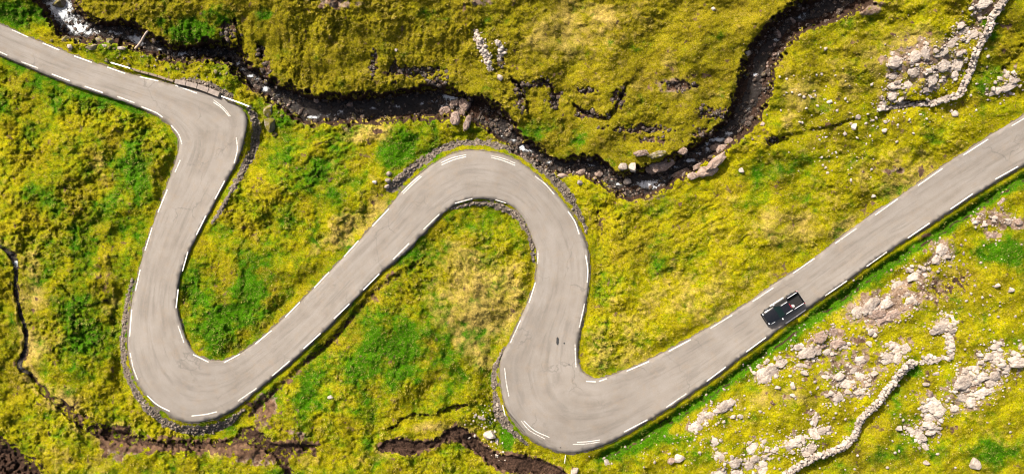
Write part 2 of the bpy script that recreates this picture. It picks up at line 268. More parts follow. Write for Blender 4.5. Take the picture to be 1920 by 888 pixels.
OUTL = {
 'upper_ruin': 'large pale rubble outcrop with blocky pieces beside the upper dry stone wall',
 'upper_wall_foot': 'flat pale slabs leaning against the foot of the upper wall at the top edge',
 'right_edge': 'pale slab outcrop at the right edge just above the road',
 'slab_below_truck': 'long pale tilted bedrock slab on the slope below the pickup truck',
 'block_below_truck': 'grey blocky outcrop with a squared block right below the pickup truck',
 'rubble_by_truck': 'pinkish broken outcrop between the squared block and the bare tan knoll',
 'bare_knoll': 'bare tan rock knoll beside the ditch right of the pickup truck',
 'knoll_top': 'dark speckled outcrop with a few pale blocks above the bare tan knoll',
 'wall_end_slab': 'pale slab outcrop touching the top end of the lower stone wall',
 'pale_patch_by_wall': 'flat whitish outcrop in the corner where the lower wall bends right',
 'scatter_above_wall': 'scattered whitish outcrop in the grass left of the lower stone wall',
 'great_slabs': 'largest outcrop of stacked grey pink slabs near the right edge',
 'slab_right_of_wall': 'broad pitted slab outcrop between the lower wall and the largest slabs',
 'lower_arc': 'small curved outcrop of low slabs below the broad pitted slab',
 'edge_boulders': 'big rounded pale rock group at the right edge beside the largest slabs',
 'upright_stones': 'cluster of small upright grey rocks above the largest slabs',
 'verge_rubble': 'low pinkish outcrop just across the green ditch from the lowest straight',
 'bottom_cluster': 'cluster of pale blocks at the bottom edge left of the lower wall',
 'mound_by_wall': 'pale knobbly outcrop mound close above the bottom end of the lower wall',
 'earth_face': 'small rocks set in a brown earth face near the right edge below the road',
}
SLABS = [(1279,326,20,8,22),(1326,321,17,10,15),(1343,303,22,9,38),(1354,279,12,7,45),(1341,276,9,6,15),(1367,265,7,8,-20),(1300,330,12,6,10),(1310,312,11,6,20)]
SLAB2 = [(1241,309,24,13,20),(1202,287,14,6,8),(1232,289,16,6,12),(1280,283,9,6,20),(1222,316,11,9,-30)]
# free boulders: u v ru rv ang kind label       kind: p pale, b brownish, m mossy
BOULD = [
 (1399,99,12,10,-30,'p','big pale boulder on the left rim of the upper right stream gully'),
 (1169,312,9,11,10,'p','left one of two pale boulders touching side by side in the stream'),
 (1186,314,9,10,-20,'p','right one of two pale boulders touching side by side in the stream'),
 (1177,340,8,9,10,'p','single squared pale boulder just below the touching pair in the stream'),
 (1086,324,13,8,40,'b','pinkish wedge boulder in the stream above the right side of the middle bend'),
 (1122,328,9,9,0,'b','cracked tan boulder at the stream edge right of the pinkish wedge boulder'),
 (1088,342,7,6,-30,'p','small pale boulder between the gravel verge and the pinkish wedge boulder'),
 (1055,330,15,7,-15,'b','long low pink boulder on the gravel bank beside the stream'),
 (988,274,5,8,30,'b','narrow brown boulder beside the little white fall above the middle bend'),
 (656,196,8,7,10,'b','tan wedge boulder standing in the dark pool'),
 (664,219,6,8,20,'m','mossy stone at the lower side of the dark pool'),
 (593,188,6,8,10,'b','rounded brown stone at the foot of the steep bank'),
 (505,205,9,13,-25,'m','pointed mossy boulder beside the gravel of the first bend'),
 (506,233,14,14,10,'m','largest mossy boulder between the first bend and the stream'),
 (517,251,8,6,10,'m','small mossy boulder just below the largest mossy boulder'),
 (525,196,10,6,-5,'m','low mossy stone right of the pointed mossy boulder'),
 (541,198,5,5,0,'b','small round tan stone right of the low mossy stone'),
 (114,8,14,11,15,'m','mossy island boulder in the white water at the top left'),
 (143,77,12,7,20,'m','curved mossy boulder on the bank above the top left straight'),
 (124,72,9,6,20,'m','mossy boulder left of the curved mossy boulder'),
 (174,89,15,7,15,'m','longest flat mossy boulder on the bank above the top left straight'),
 (186,76,10,6,-10,'m','mossy boulder between the longest flat one and the stream'),
 (206,78,9,7,0,'m','mossy boulder at the stream edge left of the pale log'),
 (196,86,5,4,0,'p','small whitish rock among the mossy boulders'),
 (227,91,8,5,0,'p','pale rounded rock on the bank below the pale log'),
 (132,89,6,6,0,'p','pale grey rock right above the road edge in the top left'),
 (937,145,7,8,10,'p','pale boulder at the lower end of the scree strip on the hill'),
 (620,744,6,5,20,'p','lone pale boulder in the grass between the two lower bends'),
 (919,815,12,11,10,'p','large square boulder in the gully left of the lowest bend'),
 (903,783,10,4,-30,'p','long thin stone above the large square boulder'),
 (932,826,5,7,-10,'p','upright stone at the lower right of the large square boulder'),
 (729,326,6,6,30,'p','upper grey block in the stack left of the middle bend'),
 (727,338,7,6,10,'p','middle grey block in the stack left of the middle bend'),
 (725,350,6,5,-10,'p','lowest grey block in the stack left of the middle bend'),
 (703,341,5,4,0,'p','pale stone in the grass left of the grey block stack'),
 (1487,40,5,5,0,'b','round brown stone at the mouth of the upper right gully'),
 (1458,64,6,9,15,'b','elongated pinkish rock in the bed of the upper right gully'),
 (1451,103,6,5,0,'b','pinkish rock low in the upper right gully bed'),
 (1514,47,5,3.5,20,'p','pale stone on the right rim of the upper right gully'),
 (1556,191,6,5,0,'p','whitish rock alone on the upper right pasture'),
 (1609,219,7,5,20,'p','upper pale rock beside the thin crack in the pasture'),
 (1601,238,6,8,-30,'p','lower pale rock beside the thin crack in the pasture'),
 (1658,246,6,5,50,'p','grey rock in the grass below the dark ruin edge'),
 (1790,214,6,9,10,'p','pale rock between the upper ruin and the road'),
 (1637,368,5,4,0,'p','whitish stone on the verge above the upper right straight'),
 (1509,699,8,7,0,'p','round whitish boulder below the grey squared block'),
 (1487,723,5,10,5,'p','tall narrow pale stone on the grass below the long tilted slab'),
 (1487,741,6,5,0,'p','small block directly below the tall narrow pale stone'),
 (1459,726,7,5,-20,'p','pale oval stone below the long tilted slab'),
 (1630,644,9,5,-40,'p','pointed pale stone between the bare knoll and the lower wall'),
 (1827,869,13,12,15,'p','big lone whitish boulder near the bottom right corner'),
 (1737,867,6,6,20,'p','small dark sided stone left of the big lone whitish boulder'),
 (1685,802,8,7,0,'p','rounded pale boulder just left of the small curved outcrop'),
 (1743,736,5,8,10,'b','upright tan stone above the broad pitted slab'),
 (1737,720,10,5,-10,'p','flat stone above the upright tan stone'),
 (1754,700,6,4,25,'p','small slanted stone under the corner of the lower wall'),
 (1870,535,6,5,20,'p','left one of two pale stones on the bright pasture at the right'),
 (1895,544,6,6,0,'p','right one of two pale stones on the bright pasture at the right'),
 (1273,859,12,9,20,'p','broad whitish boulder near the bottom edge below the ditch'),
 (1258,864,8,7,30,'b','dark boulder touching the broad whitish boulder'),
 (1078,882,9,8,0,'p','pale rock at the bottom edge below the lowest bend'),
 (1138,866,8,6,-30,'p','pale rock below the green ditch of the lowest bend'),
 (1338,17,4,5,10,'p','tiny white stone on the brown hilltop at the top edge'),
 (743,94,4,3,0,'p','tiny white stone on the steep green hillside'),
 (1375,781,7,5,0,'p','left stone of a pale pair in the grass below the ditch'),
 (1389,779,6,5,0,'p','right stone of a pale pair in the grass below the ditch'),
 (1390,320,6,6,0,'p','pale stone at the end of the dark hollow right of the stream slabs'),
]
BARE = np.zeros(U.shape)
for lst in list(OUT.values()):
    for (u, v, a, b, ang) in lst: BARE = np.maximum(BARE, blob(u, v, a * 1.5 + 4, b * 1.5 + 4, ang))

# ------------------------------------------------------------------ what grows where (masks for the ground and the grass)
def sm(lst): 
    r = np.zeros(U.shape)
    for b_ in lst: r = r + (b_[4] if len(b_) > 4 else 1) * blob(b_[0], b_[1], b_[2], b_[3])
    return r
n_l = fbm(U / 55, V / 55, 61, 4); n_s = fbm(U / 48, V / 48, 66, 4); n_f = fbm(U / 15, V / 15, 69, 3)
LUSH = sm([(290,190,70,25,.8),(60,150,70,40,.5),(240,330,60,70,.5),(190,470,60,60,.4),(150,620,60,70,.6),(120,380,60,50,.3),(410,600,60,70,.9),(480,520,50,60,.6),(560,300,55,30,.5),(610,340,60,40,.5),(755,285,60,30,.9),(430,30,60,25,.8),(340,60,60,30,1.0),(1030,250,70,30,.7),(1240,500,26,18,1.1),(1130,550,22,60,.7),(640,700,70,60,.4),(740,650,80,60,.8),(840,640,50,50,.4),(560,760,50,40,.4),(1230,825,80,22,1.0),(950,822,12,20,1.4),(1870,850,70,35,.8),(1890,470,60,30,1.2),(1720,820,50,50,.6),(1712,695,26,14,1.3),(1600,860,70,30,.5),(1860,60,25,80,.5),(1840,170,20,40,.8),(1450,330,50,25,.8),(1400,370,80,30,.3),(1200,395,50,20,.4),(20,20,70,25,.7),(880,410,60,25,.5),(770,480,60,30,.4),(1560,40,60,25,.5),(530,230,40,20,.5),(380,60,60,20,.3),(500,30,15,8,1.1)])
LUSH = np.clip(.13 + .24 * ss(1150, 900, U) * (1 - NORTH) + .95 * LUSH + .80 * n_l + .14 * n_f + .42 * (.45 - lump_iso) + .3 * (id0 - .5), 0, 1) + 1.0 * DITCH + .75 * ((DB < DA) & (SD > 0)) * ss(1090, 1150, U) * np.exp(-((SD - 25 - 8 * nz1) / 12) ** 2)
STRAW = sm([(900,560,90,70,.9),(870,490,60,50,.5),(890,640,50,70,.8),(1160,660,60,50,.7),(1320,560,150,60,.6),(1500,430,140,50,.7),(1700,330,110,45,.8),(1050,80,110,70,.5),(1130,30,100,50,.5),(1270,150,60,40,.6),(1500,200,60,70,.5),(1580,140,70,50,.4),(1720,100,90,70,.8),(180,300,22,34,.5),(62,530,22,70,.9),(62,660,24,60,.7),(125,745,36,22,.9),(140,640,60,24,.3),(650,440,60,40,.7),(700,390,50,60,.6),(690,250,50,24,.9),(1450,745,70,24,.6),(1600,600,60,50,.5),(1870,690,60,50,.4),(1830,790,60,50,.3),(150,850,70,40,.5),(420,845,60,14,.5),(800,800,90,10,.6),(210,570,16,50,.6),(1200,380,60,14,.5),(650,860,120,12,.4)])
STRAW = np.clip(STRAW * .85 + .5 * n_s + .14 * n_f + .30 * (lump_iso - .45) + .3 * (id2 - .5) - .02, 0, 1)
OLIVE = np.clip(NORTH * (.85 + .3 * n_s) + .45 * blob(1560, 110, 130, 120) + .6 * blob(1890, 60, 60, 90) + .8 * blob(1790, 540, 70, 50) + .5 * ss(.1, .5, n_l * -1) + .5 * blob(830, 460, 60, 40) + .4 * blob(700, 560, 90, 40, 45) + .75 * blob(1190, 465, 80, 36, 10) + .6 * blob(480, 545, 60, 60) + .4 * blob(780, 640, 90, 60) + .5 * blob(640, 540, 60, 60, 45) + .5 * blob(30, 600, 40, 140) + .4 * blob(230, 300, 90, 60) + .5 * blob(1640, 860, 90, 40), 0, 1)
SOILL = [(1260,160,36,16,.7),(497,765,20,28,1.0),(480,860,38,13,.9),(555,815,18,16,.8),(1635,575,44,26,.8),(1690,560,40,24,.6),(1750,540,40,40,.5),(1878,415,32,18,.9),(610,0,40,16,.7),(650,8,40,10,.5),(900,5,25,10,.7),(340,836,120,9,.8),(220,840,26,30,.7),(660,238,60,16,.35),(1230,375,40,12,.5),(1765,465,26,26,.5),(1720,105,70,55,.5),(1625,20,26,14,.7),(1480,745,55,14,.4),(1600,660,70,50,.25),(1590,700,60,40,.3),(1820,735,60,45,.3),(1860,10,40,40,.5),(1640,10,26,10,.5),(1690,320,70,10,.5),(60,530,10,60,.3)]
SOIL = np.clip(sm(SOILL) * (1.0 + 1.5 * n_f) + .48 * BARE * (1 + 1.8 * n_f) , 0, 1)
EARTHY = np.clip(1.0 * np.exp(-((V - np.interp(U, [190, 260, 360, 450, 560, 640], [825, 834, 838, 842, 842, 838])) / 15) ** 2) * ss(185, 215, U) * ss(640, 540, U) + .9 * np.exp(-np.maximum(DP, 0) / 6) * (DP < 30) + .6 * np.exp(-np.maximum(DS, 0) / 7) * (DS < 30) + .5 * np.exp(-np.maximum(DT, 0) / 5) * (DT < 30) + .7 * blob(497, 768, 20, 26) + .5 * blob(720, 520, 60, 20, 42) + .5 * blob(560, 690, 60, 14, 42), 0, 1) * okr
SOIL = np.clip(SOIL + .66 * EARTHY * (1 + 2.4 * nz1 + 2.2 * nz2) + .55 * ss(.30, .55, n_f * .8 - n_l * .5) + .7 * ss(.1, .7, holl) * (1 + nz2), 0, 1); EARTH = np.clip(EARTHY * 1.6 + holl + .8 * ss(.2, .5, n_f - n_l * .5) * (BARE < .2), 0, 1) * (1 - BARE)
DARK = np.clip(np.maximum.reduce([1 - ss(-1, 4, DMj), .62 * kT_ * (1 + 1.3 * nz2), .72 * kS_ * (1 + 1.0 * nz2 + .6 * nz1), .95 * (1 - ss(-1.5, .5, DPj)), RAV, .40 * ss(.2, .8, holl) * (1 + 1.6 * nz2), .5 * ss(.5, 1, crack) * (1 + 1.6 * nz2 + .8 * nz1)]), 0, 1)
DARK = np.clip(DARK + np.clip(sm([(1750,545,40,28,.55),(1800,525,26,30,.6),(1690,600,34,10,.5),(1570,690,30,20,.45),(1545,665,20,14,.4),(1535,835,26,12,.55),(1395,846,9,15,.5),(1860,420,34,14,.5),(1720,505,18,12,.5),(1665,185,26,8,.6),(1620,625,30,9,.45),(1460,800,14,10,.3),(1555,770,14,12,.4),(1255,866,10,8,.5),(1350,835,14,10,.35)]), 0, 1) * np.clip(.75 + 2.2 * nz2 + 1.4 * nz1, 0, 1.4), 0, 1)
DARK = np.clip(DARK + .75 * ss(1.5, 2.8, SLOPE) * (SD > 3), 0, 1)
GRAV = [[(345,150,7),(392,160,9),(432,180,9)],[(466,202,9),(480,232,11),(477,270,12),(461,310,11),(440,348,8),(420,385,6),(400,415,4)],
        [(249,522,3),(237,575,7),(230,640,8),(236,692,8),(254,735,9),(288,775,11),(330,801,11),(380,806,12),(430,790,10),(456,768,5)],
        [(735,352,14),(770,318,12),(800,298,11),(832,278,10),(872,268,9),(922,270,9),(967,283,9),(1003,306,11),(1037,333,12),(1064,365,12),(1086,400,9),(1100,436,5)],
        [(848,391,3),(885,382,6),(925,384,8),(960,398,9),(984,424,8),(997,455,7),(1000,490,4)],
        [(946,652,4),(927,690,7),(928,735,8),(936,775,14),(958,805,9),(990,833,5)],
        [(1096,545,3),(1086,590,3),(1077,640,4),(1080,690,5),(1097,708,4),(1118,714,3)],
        [(340,600,3),(348,640,5),(362,664,5),(388,676,3)]]
GRAV = [[(u_, v_, w_ * .8) for u_, v_, w_ in g] for g in GRAV]
GR = np.full(U.shape, BIG)
for g in GRAV: GR = np.minimum(GR, polydist(crom(g, 5), 20)[0])
GRAVEL = (1 - ss(-5, 2, GR + 5 * nz1 + 4 * nz2)) * (SD > 0)
GRAVEL = np.maximum(GRAVEL, .8 * ss(4.5, .5, SD + 3.0 * nz1 + 2.0 * nz2) * (SD > 0))
SCREE = polydist(crom([(893,58,5),(902,85,9),(913,110,8),(921,130,5)], 5), 20)[0]; SCREE2 = polydist(crom([(930,78,4),(940,92,5),(936,112,8)], 5), 20)[0]
GRAVEL = np.maximum(GRAVEL, .8 - .8 * ss(-5, 2, np.minimum(SCREE, SCREE2) + 4 * nz1 + 4 * nz2))
LUSH = np.clip(LUSH, 0, 1)
RIM = np.maximum.reduce([np.exp(-((DMj - 6) / 4.0) ** 2) * (DM < 40), np.exp(-((DPj - 2.5) / 2.5) ** 2) * (DP < 20), .8 * np.exp(-((DT - 6) / 4.0) ** 2) * (DT < 20)]); STRAW = np.clip(STRAW + .45 * RIM * (1 + nz2), 0, 1); LUSH = LUSH * (1 - .5 * RIM)  # straw colour along the rims also paints in their sunlit edge

# ------------------------------------------------------------------ materials
def newmat(name):
    m = bpy.data.materials.new(name); m.use_nodes = True; nt = m.node_tree; return m, nt, nt.nodes['Principled BSDF']
class NB:
    def __init__(s, nt): s.nt = nt
    def n(s, t, **k):
        x = s.nt.nodes.new(t)
        for a, b in k.items(): setattr(x, a, b)
        return x
    def l(s, a, b): s.nt.links.new(a, b)
    def noise(s, scale, det=4, rough=.6, vec=None, dist=0):
        x = s.n('ShaderNodeTexNoise'); x.inputs['Scale'].default_value = scale; x.inputs['Detail'].default_value = det; x.inputs['Roughness'].default_value = rough; x.inputs['Distortion'].default_value = dist
        if vec is not None: s.l(vec, x.inputs['Vector'])
        return x.outputs['Fac']
    def ramp(s, f, a, b, ca=(0,0,0,1), cb=(1,1,1,1)):
        x = s.n('ShaderNodeValToRGB'); x.color_ramp.elements[0].position = a; x.color_ramp.elements[1].position = b; x.color_ramp.elements[0].color = ca; x.color_ramp.elements[1].color = cb
        s.l(f, x.inputs[0]); return x.outputs[0]
    def mix(s, f, a, b, mode='MIX'):
        x = s.n('ShaderNodeMix', data_type='RGBA', blend_type=mode)
        for i, q in ((0, f), (6, a), (7, b)):
            if isinstance(q, (int, float)): x.inputs[i].default_value = q
            elif isinstance(q, tuple): x.inputs[i].default_value = (*q, 1) if len(q) == 3 else q
            else: s.l(q, x.inputs[i])
        return x.outputs[2]
    def math(s, op, a, b=0.0, clamp=False):
        x = s.n('ShaderNodeMath', operation=op); x.use_clamp = clamp
        for i, q in enumerate((a, b)):
            if isinstance(q, (int, float)): x.inputs[i].default_value = q
            else: s.l(q, x.inputs[i])
        return x.outputs[0]
    def bump(s, h, strength, dist, bsdf):
        x = s.n('ShaderNodeBump'); x.inputs['Strength'].default_value = strength; x.inputs['Distance'].default_value = dist; s.l(h, x.inputs['Height']); s.l(x.outputs[0], bsdf.inputs['Normal'])
C_YG = (.250, .224, .002); C_MG = (.150, .176, .002); C_LU = (.032, .112, .001); C_ST = (.380, .275, .075); C_OL = (.170, .138, .006); C_BR = (.125, .078, .008)
def grass_colour(nb, blade):
    a = nb.n('ShaderNodeAttribute', attribute_name='growth'); sep = nb.n('ShaderNodeSeparateColor'); nb.l(a.outputs['Color'], sep.inputs[0])
    pos = nb.n('ShaderNodeNewGeometry').outputs['Position']
    n1 = nb.noise(1.1, 4, .65, pos); n2 = nb.noise(.45, 3, .6, pos)
    lush, straw, olive = sep.outputs[0], sep.outputs[1], sep.outputs[2]
    jl = nb.math('ADD', lush, nb.math('MULTIPLY', nb.math('SUBTRACT', n1, .5), .5)); js = nb.math('ADD', straw, nb.math('MULTIPLY', nb.math('SUBTRACT', n2, .5), .45))
    c = nb.mix(nb.ramp(jl, .08, .55), C_YG, C_MG)
    c = nb.mix(nb.math('MULTIPLY', nb.ramp(olive, .05, .95), .85), c, C_OL)
    c = nb.mix(nb.math('MULTIPLY', nb.ramp(js, .28, .95), .92), c, C_ST)
    br = nb.noise(.55, 6, .72, pos, .4)
    c = nb.mix(nb.math('MULTIPLY', nb.ramp(br, .48, .70), .42), c, C_BR)
    c = nb.mix(nb.math('MULTIPLY', nb.ramp(jl, .48, .95), .95), c, C_LU)
    c = nb.mix(1.0, c, nb.ramp(nb.noise(.13, 4, .65, pos), .36, .62, (.78, .82, .74, 1), (1.10, 1.10, 1.08, 1)), 'MULTIPLY')
    return c, pos, a
# ground
mg, nt, bs = newmat('meadow_ground'); nb = NB(nt)
c, pos, at = grass_colour(nb, False)
c = nb.mix(1.0, c, nb.ramp(nb.noise(6.5, 3, .75, pos), .32, .68, (.36, .37, .36, 1), (1.25, 1.22, 1.2, 1)), 'MULTIPLY'); c = nb.mix(nb.math('MULTIPLY', nb.ramp(nb.noise(5.0, 4, .75, pos), .55, .72), .40), c, (.36, .27, .085))
at2 = nb.n('ShaderNodeAttribute', attribute_name='bare'); sp2 = nb.n('ShaderNodeSeparateColor'); nb.l(at2.outputs['Color'], sp2.inputs[0])
nn = nb.noise(3.2, 5, .7, pos); jn = nb.math('MULTIPLY', nb.math('SUBTRACT', nn, .5), 1.0)
tan = nb.mix(nb.ramp(nb.noise(2.1, 4, .7, pos), .35, .65), (.095, .058, .036), (.25, .18, .13)); tan = nb.mix(nb.ramp(at2.outputs['Alpha'], .3, .7), tan, nb.mix(nb.ramp(nb.noise(1.3, 5, .7, pos), .35, .65), (.045, .025, .016), (.145, .085, .052)))
c = nb.mix(nb.ramp(nb.math('ADD', sp2.outputs[0], jn), .38, .62), c, tan)
gcol = nb.mix(nb.ramp(nb.noise(14, 3, .8, pos), .35, .65), (.050, .038, .028), (.19, .155, .125))
c = nb.mix(nb.ramp(nb.math('ADD', sp2.outputs[1], nb.math('MULTIPLY', jn, .6)), .35, .6), c, gcol)
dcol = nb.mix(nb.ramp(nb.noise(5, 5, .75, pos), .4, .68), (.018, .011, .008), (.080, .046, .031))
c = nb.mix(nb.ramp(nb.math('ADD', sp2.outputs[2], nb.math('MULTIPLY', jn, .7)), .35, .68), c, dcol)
nb.l(c, bs.inputs['Base Color']); bs.inputs['Roughness'].default_value = .95; bs.inputs['Specular IOR Level'].default_value = .02
nb.bump(nb.noise(7, 5, .75, pos), .9, .09, bs)
# grass blades
mgb, nt, bs = newmat('grass_blade'); nb = NB(nt); c, pos, at = grass_colour(nb, True)
v = nb.ramp(at.outputs['Alpha'], 0, 1, (.28, .30, .28, 1), (1.35, 1.28, 1.25, 1)); c = nb.mix(1.0, c, v, 'MULTIPLY'); c = nb.mix(nb.math('MULTIPLY', nb.ramp(at.outputs['Alpha'], .52, .95), .55), c, (.40, .30, .10))  # tone paints pale highlights and dark shadows into the blade colour
nb.l(c, bs.inputs['Base Color']); bs.inputs['Roughness'].default_value = .9; bs.inputs['Specular IOR Level'].default_value = .03
# asphalt
mr, nt, bs = newmat('worn_asphalt'); nb = NB(nt); pos = nb.n('ShaderNodeNewGeometry').outputs['Position']
ar = nb.n('ShaderNodeAttribute', attribute_name='across'); sr = nb.n('ShaderNodeSeparateColor'); nb.l(ar.outputs['Color'], sr.inputs[0])
c = nb.mix(nb.ramp(nb.noise(.35, 4, .6, pos), .32, .68), (.150, .127, .104), (.203, .177, .151))
mpx = nb.n('ShaderNodeCombineXYZ'); nb.l(nb.math('MULTIPLY', sr.outputs[0], 9.0), mpx.inputs[0]); nb.l(nb.math('MULTIPLY', sr.outputs[2], 10.0), mpx.inputs[1])
lane = nb.noise(.8, 2, .5, mpx.outputs[0])
c = nb.mix(nb.math('MULTIPLY', nb.ramp(lane, .30, .70), .45), c, (.240, .217, .193))
trk = nb.noise(1.1, 3, .6, mpx.outputs[0], .3)
c = nb.mix(nb.math('MULTIPLY', nb.ramp(trk, .50, .74), .55), c, (.105, .091, .077))
c = nb.mix(nb.math('MULTIPLY', nb.ramp(nb.noise(.9, 5, .7, pos), .52, .70), .45), c, (.205, .160, .118))
c = nb.mix(1.0, c, nb.ramp(nb.noise(16, 2, .8, pos), .3, .7, (.86, .86, .86, 1), (1.1, 1.1, 1.1, 1)), 'MULTIPLY')
vor = nb.n('ShaderNodeTexVoronoi', feature='DISTANCE_TO_EDGE'); vor.inputs['Scale'].default_value = .22
wv = nb.n('ShaderNodeVectorMath', operation='ADD'); nz = nb.n('ShaderNodeTexNoise'); nz.inputs['Scale'].default_value = .9; nz.inputs['Detail'].default_value = 5; nb.l(pos, nz.inputs['Vector']); nb.l(pos, wv.inputs[0])
sc = nb.n('ShaderNodeVectorMath', operation='SCALE'); sc.inputs['Scale'].default_value = 1.6; nb.l(nz.outputs['Color'], sc.inputs[0]); nb.l(sc.outputs[0], wv.inputs[1]); nb.l(wv.outputs[0], vor.inputs['Vector'])
ck = nb.math('MULTIPLY', nb.ramp(vor.outputs['Distance'], .004, .016, (1,1,1,1), (0,0,0,1)), nb.ramp(nb.noise(.16, 3, .6, pos), .52, .62))
c = nb.mix(nb.math('MULTIPLY', ck, .45), c, (.09, .08, .07))
edge = nb.math('ADD', sr.outputs[1], nb.math('MULTIPLY', nb.math('SUBTRACT', nb.noise(1.3, 4, .7, pos), .5), 1.1))
c = nb.mix(nb.math('MULTIPLY', nb.ramp(edge, .45, .95), .45), c, (.085, .066, .048))
nb.l(c, bs.inputs['Base Color']); bs.inputs['Roughness'].default_value = .85; bs.inputs['Specular IOR Level'].default_value = .25
nb.bump(nb.noise(30, 2, .7, pos), .35, .02, bs)
# painted lines
mp, nt, bs = newmat('worn_white_paint'); nb = NB(nt); pos = nb.n('ShaderNodeNewGeometry').outputs['Position']
oi = nb.n('ShaderNodeObjectInfo').outputs['Random']
w_ = nb.math('ADD', nb.noise(5, 5, .75, pos), nb.math('MULTIPLY', oi, .16))
nb.l(nb.mix(nb.ramp(w_, .56, .76), (.56, .53, .47), (.21, .185, .16)), bs.inputs['Base Color']); bs.inputs['Roughness'].default_value = .7
# rocks
def rockmat(name, c1, c2, moss):
    m, nt, bs = newmat(name); nb = NB(nt); g = nb.n('ShaderNodeNewGeometry'); pos = g.outputs['Position']
    oi = nb.n('ShaderNodeObjectInfo').outputs['Random']
    c = nb.mix(nb.ramp(nb.noise(1.6, 5, .7, pos), .35, .65), c1, c2)
    c = nb.mix(1.0, c, nb.ramp(oi, 0, 1, (.72, .68, .66, 1), (1.18, 1.15, 1.12, 1)), 'MULTIPLY')
    c = nb.mix(nb.math('MULTIPLY', nb.ramp(nb.noise(6, 5, .75, pos), .54, .68), .75), c, (.52, .48, .43))
    c = nb.mix(nb.math('MULTIPLY', nb.ramp(nb.noise(4.3, 5, .8, pos, .6), .56, .70), .8), c, (.055, .045, .038))
    sx = nb.n('ShaderNodeSeparateXYZ'); nb.l(g.outputs['Normal'], sx.inputs[0])
    mm = nb.math('MULTIPLY', nb.ramp(nb.math('ADD', nb.noise(1.9, 4, .7, pos), moss), .52, .66), nb.ramp(sx.outputs[2], .2, .7))
    c = nb.mix(mm, c, nb.mix(nb.noise(5, 3, .7, pos), (.045, .045, .004), (.19, .15, .015)))
    nb.l(c, bs.inputs['Base Color']); bs.inputs['Roughness'].default_value = .9; bs.inputs['Specular IOR Level'].default_value = .2
    nb.bump(nb.noise(5, 6, .75, pos), .9, .12, bs); return m
MPALE = rockmat('pale_lichen_rock', (.245, .200, .165), (.47, .41, .35), -.13)
MBRWN = rockmat('pink_brown_rock', (.16, .108, .084), (.31, .23, .185), -.18)
MMOSS = rockmat('mossy_rock', (.13, .105, .08), (.25, .21, .165), .12)
MGRAV = rockmat('gravel_stone', (.045, .034, .025), (.235, .19, .147), -.13)
MBED = rockmat('wet_dark_stone', (.020, .014, .011), (.115, .080, .060), -.06)
# water
mw, nt, bs = newmat('stream_water'); nb = NB(nt); pos = nb.n('ShaderNodeNewGeometry').outputs['Position']
fo = nb.n('ShaderNodeAttribute', attribute_name='foam_glint'); fs = nb.n('ShaderNodeSeparateColor'); nb.l(fo.outputs['Color'], fs.inputs[0])
n1 = nb.noise(3.6, 8, .8, pos, 1.6)
f = nb.ramp(nb.math('ADD', fs.outputs[0], nb.math('MULTIPLY', nb.math('SUBTRACT', n1, .5), 2.0)), .46, .74)
c = nb.mix(nb.noise(1.2, 4, .7, pos), (.008, .006, .005), (.045, .036, .031))
nb.l(nb.mix(f, c, (.62, .64, .66)), bs.inputs['Base Color']); nb.l(nb.math('ADD', nb.math('MULTIPLY', f, .55), .10), bs.inputs['Roughness'])
nb.bump(nb.math('ADD', nb.noise(5.5, 4, .7, pos, .5), nb.math('MULTIPLY', nb.noise(1.4, 3, .6, pos), 1.2)), 1.0, .28, bs)
def simple(name, col, rough=.5, metal=0.0, spec=.5, coat=0.0, var=.12, scale=8.0):
    m, nt, bs = newmat(name); nb = NB(nt); pos = nb.n('ShaderNodeTexCoord').outputs['Object']
    nb.l(nb.mix(1.0, col, nb.ramp(nb.noise(scale, 4, .7, pos), .3, .7, (1 - var,) * 3 + (1,), (1 + var,) * 3 + (1,)), 'MULTIPLY'), bs.inputs['Base Color'])
    bs.inputs['Roughness'].default_value = rough; bs.inputs['Metallic'].default_value = metal; bs.inputs['Specular IOR Level'].default_value = spec; bs.inputs['Coat Weight'].default_value = coat; return m
M_BLACK = simple('black_car_paint', (.006, .006, .007), .22, 0, .4, .5); M_GLASS = simple('dark_tinted_glass', (.006, .008, .009), .08, 0, .35); M_WS = simple('greenish_windscreen', (.004, .011, .009), .10, 0, .35)
M_CHR = simple('chrome_trim', (.85, .85, .85), .40, .55); M_RUB = simple('tyre_rubber', (.02, .02, .02), .85); M_LINER = simple('bed_liner', (.008, .007, .007), .95, var=.3)
M_RED = simple('red_lamp', (.45, .02, .03), .25); M_LAMP = simple('clear_lamp', (.6, .62, .65), .15); M_ALU = simple('wheel_alloy', (.45, .45, .46), .35, .9); M_PLAST = simple('dark_plastic', (.03, .03, .032), .6)
M_STEEL = simple('galvanised_steel', (.55, .54, .52), .45, .6, var=.25); M_CONC = simple('weathered_concrete', (.21, .168, .14), .9, var=.3, scale=3); M_WOOD = simple('weathered_timber', (.17, .125, .085), .9, var=.4, scale=5)
M_LOG = simple('barkless_driftwood', (.38, .29, .225), .85, var=.3, scale=4); M_POLE = simple('pale_painted_pole', (.62, .58, .50), .6, var=.15); M_TAR = simple('black_tar', (.012, .012, .012), .6); M_CARGO = simple('pale_cargo_sack', (.50, .44, .40), .8, var=.5, scale=9)

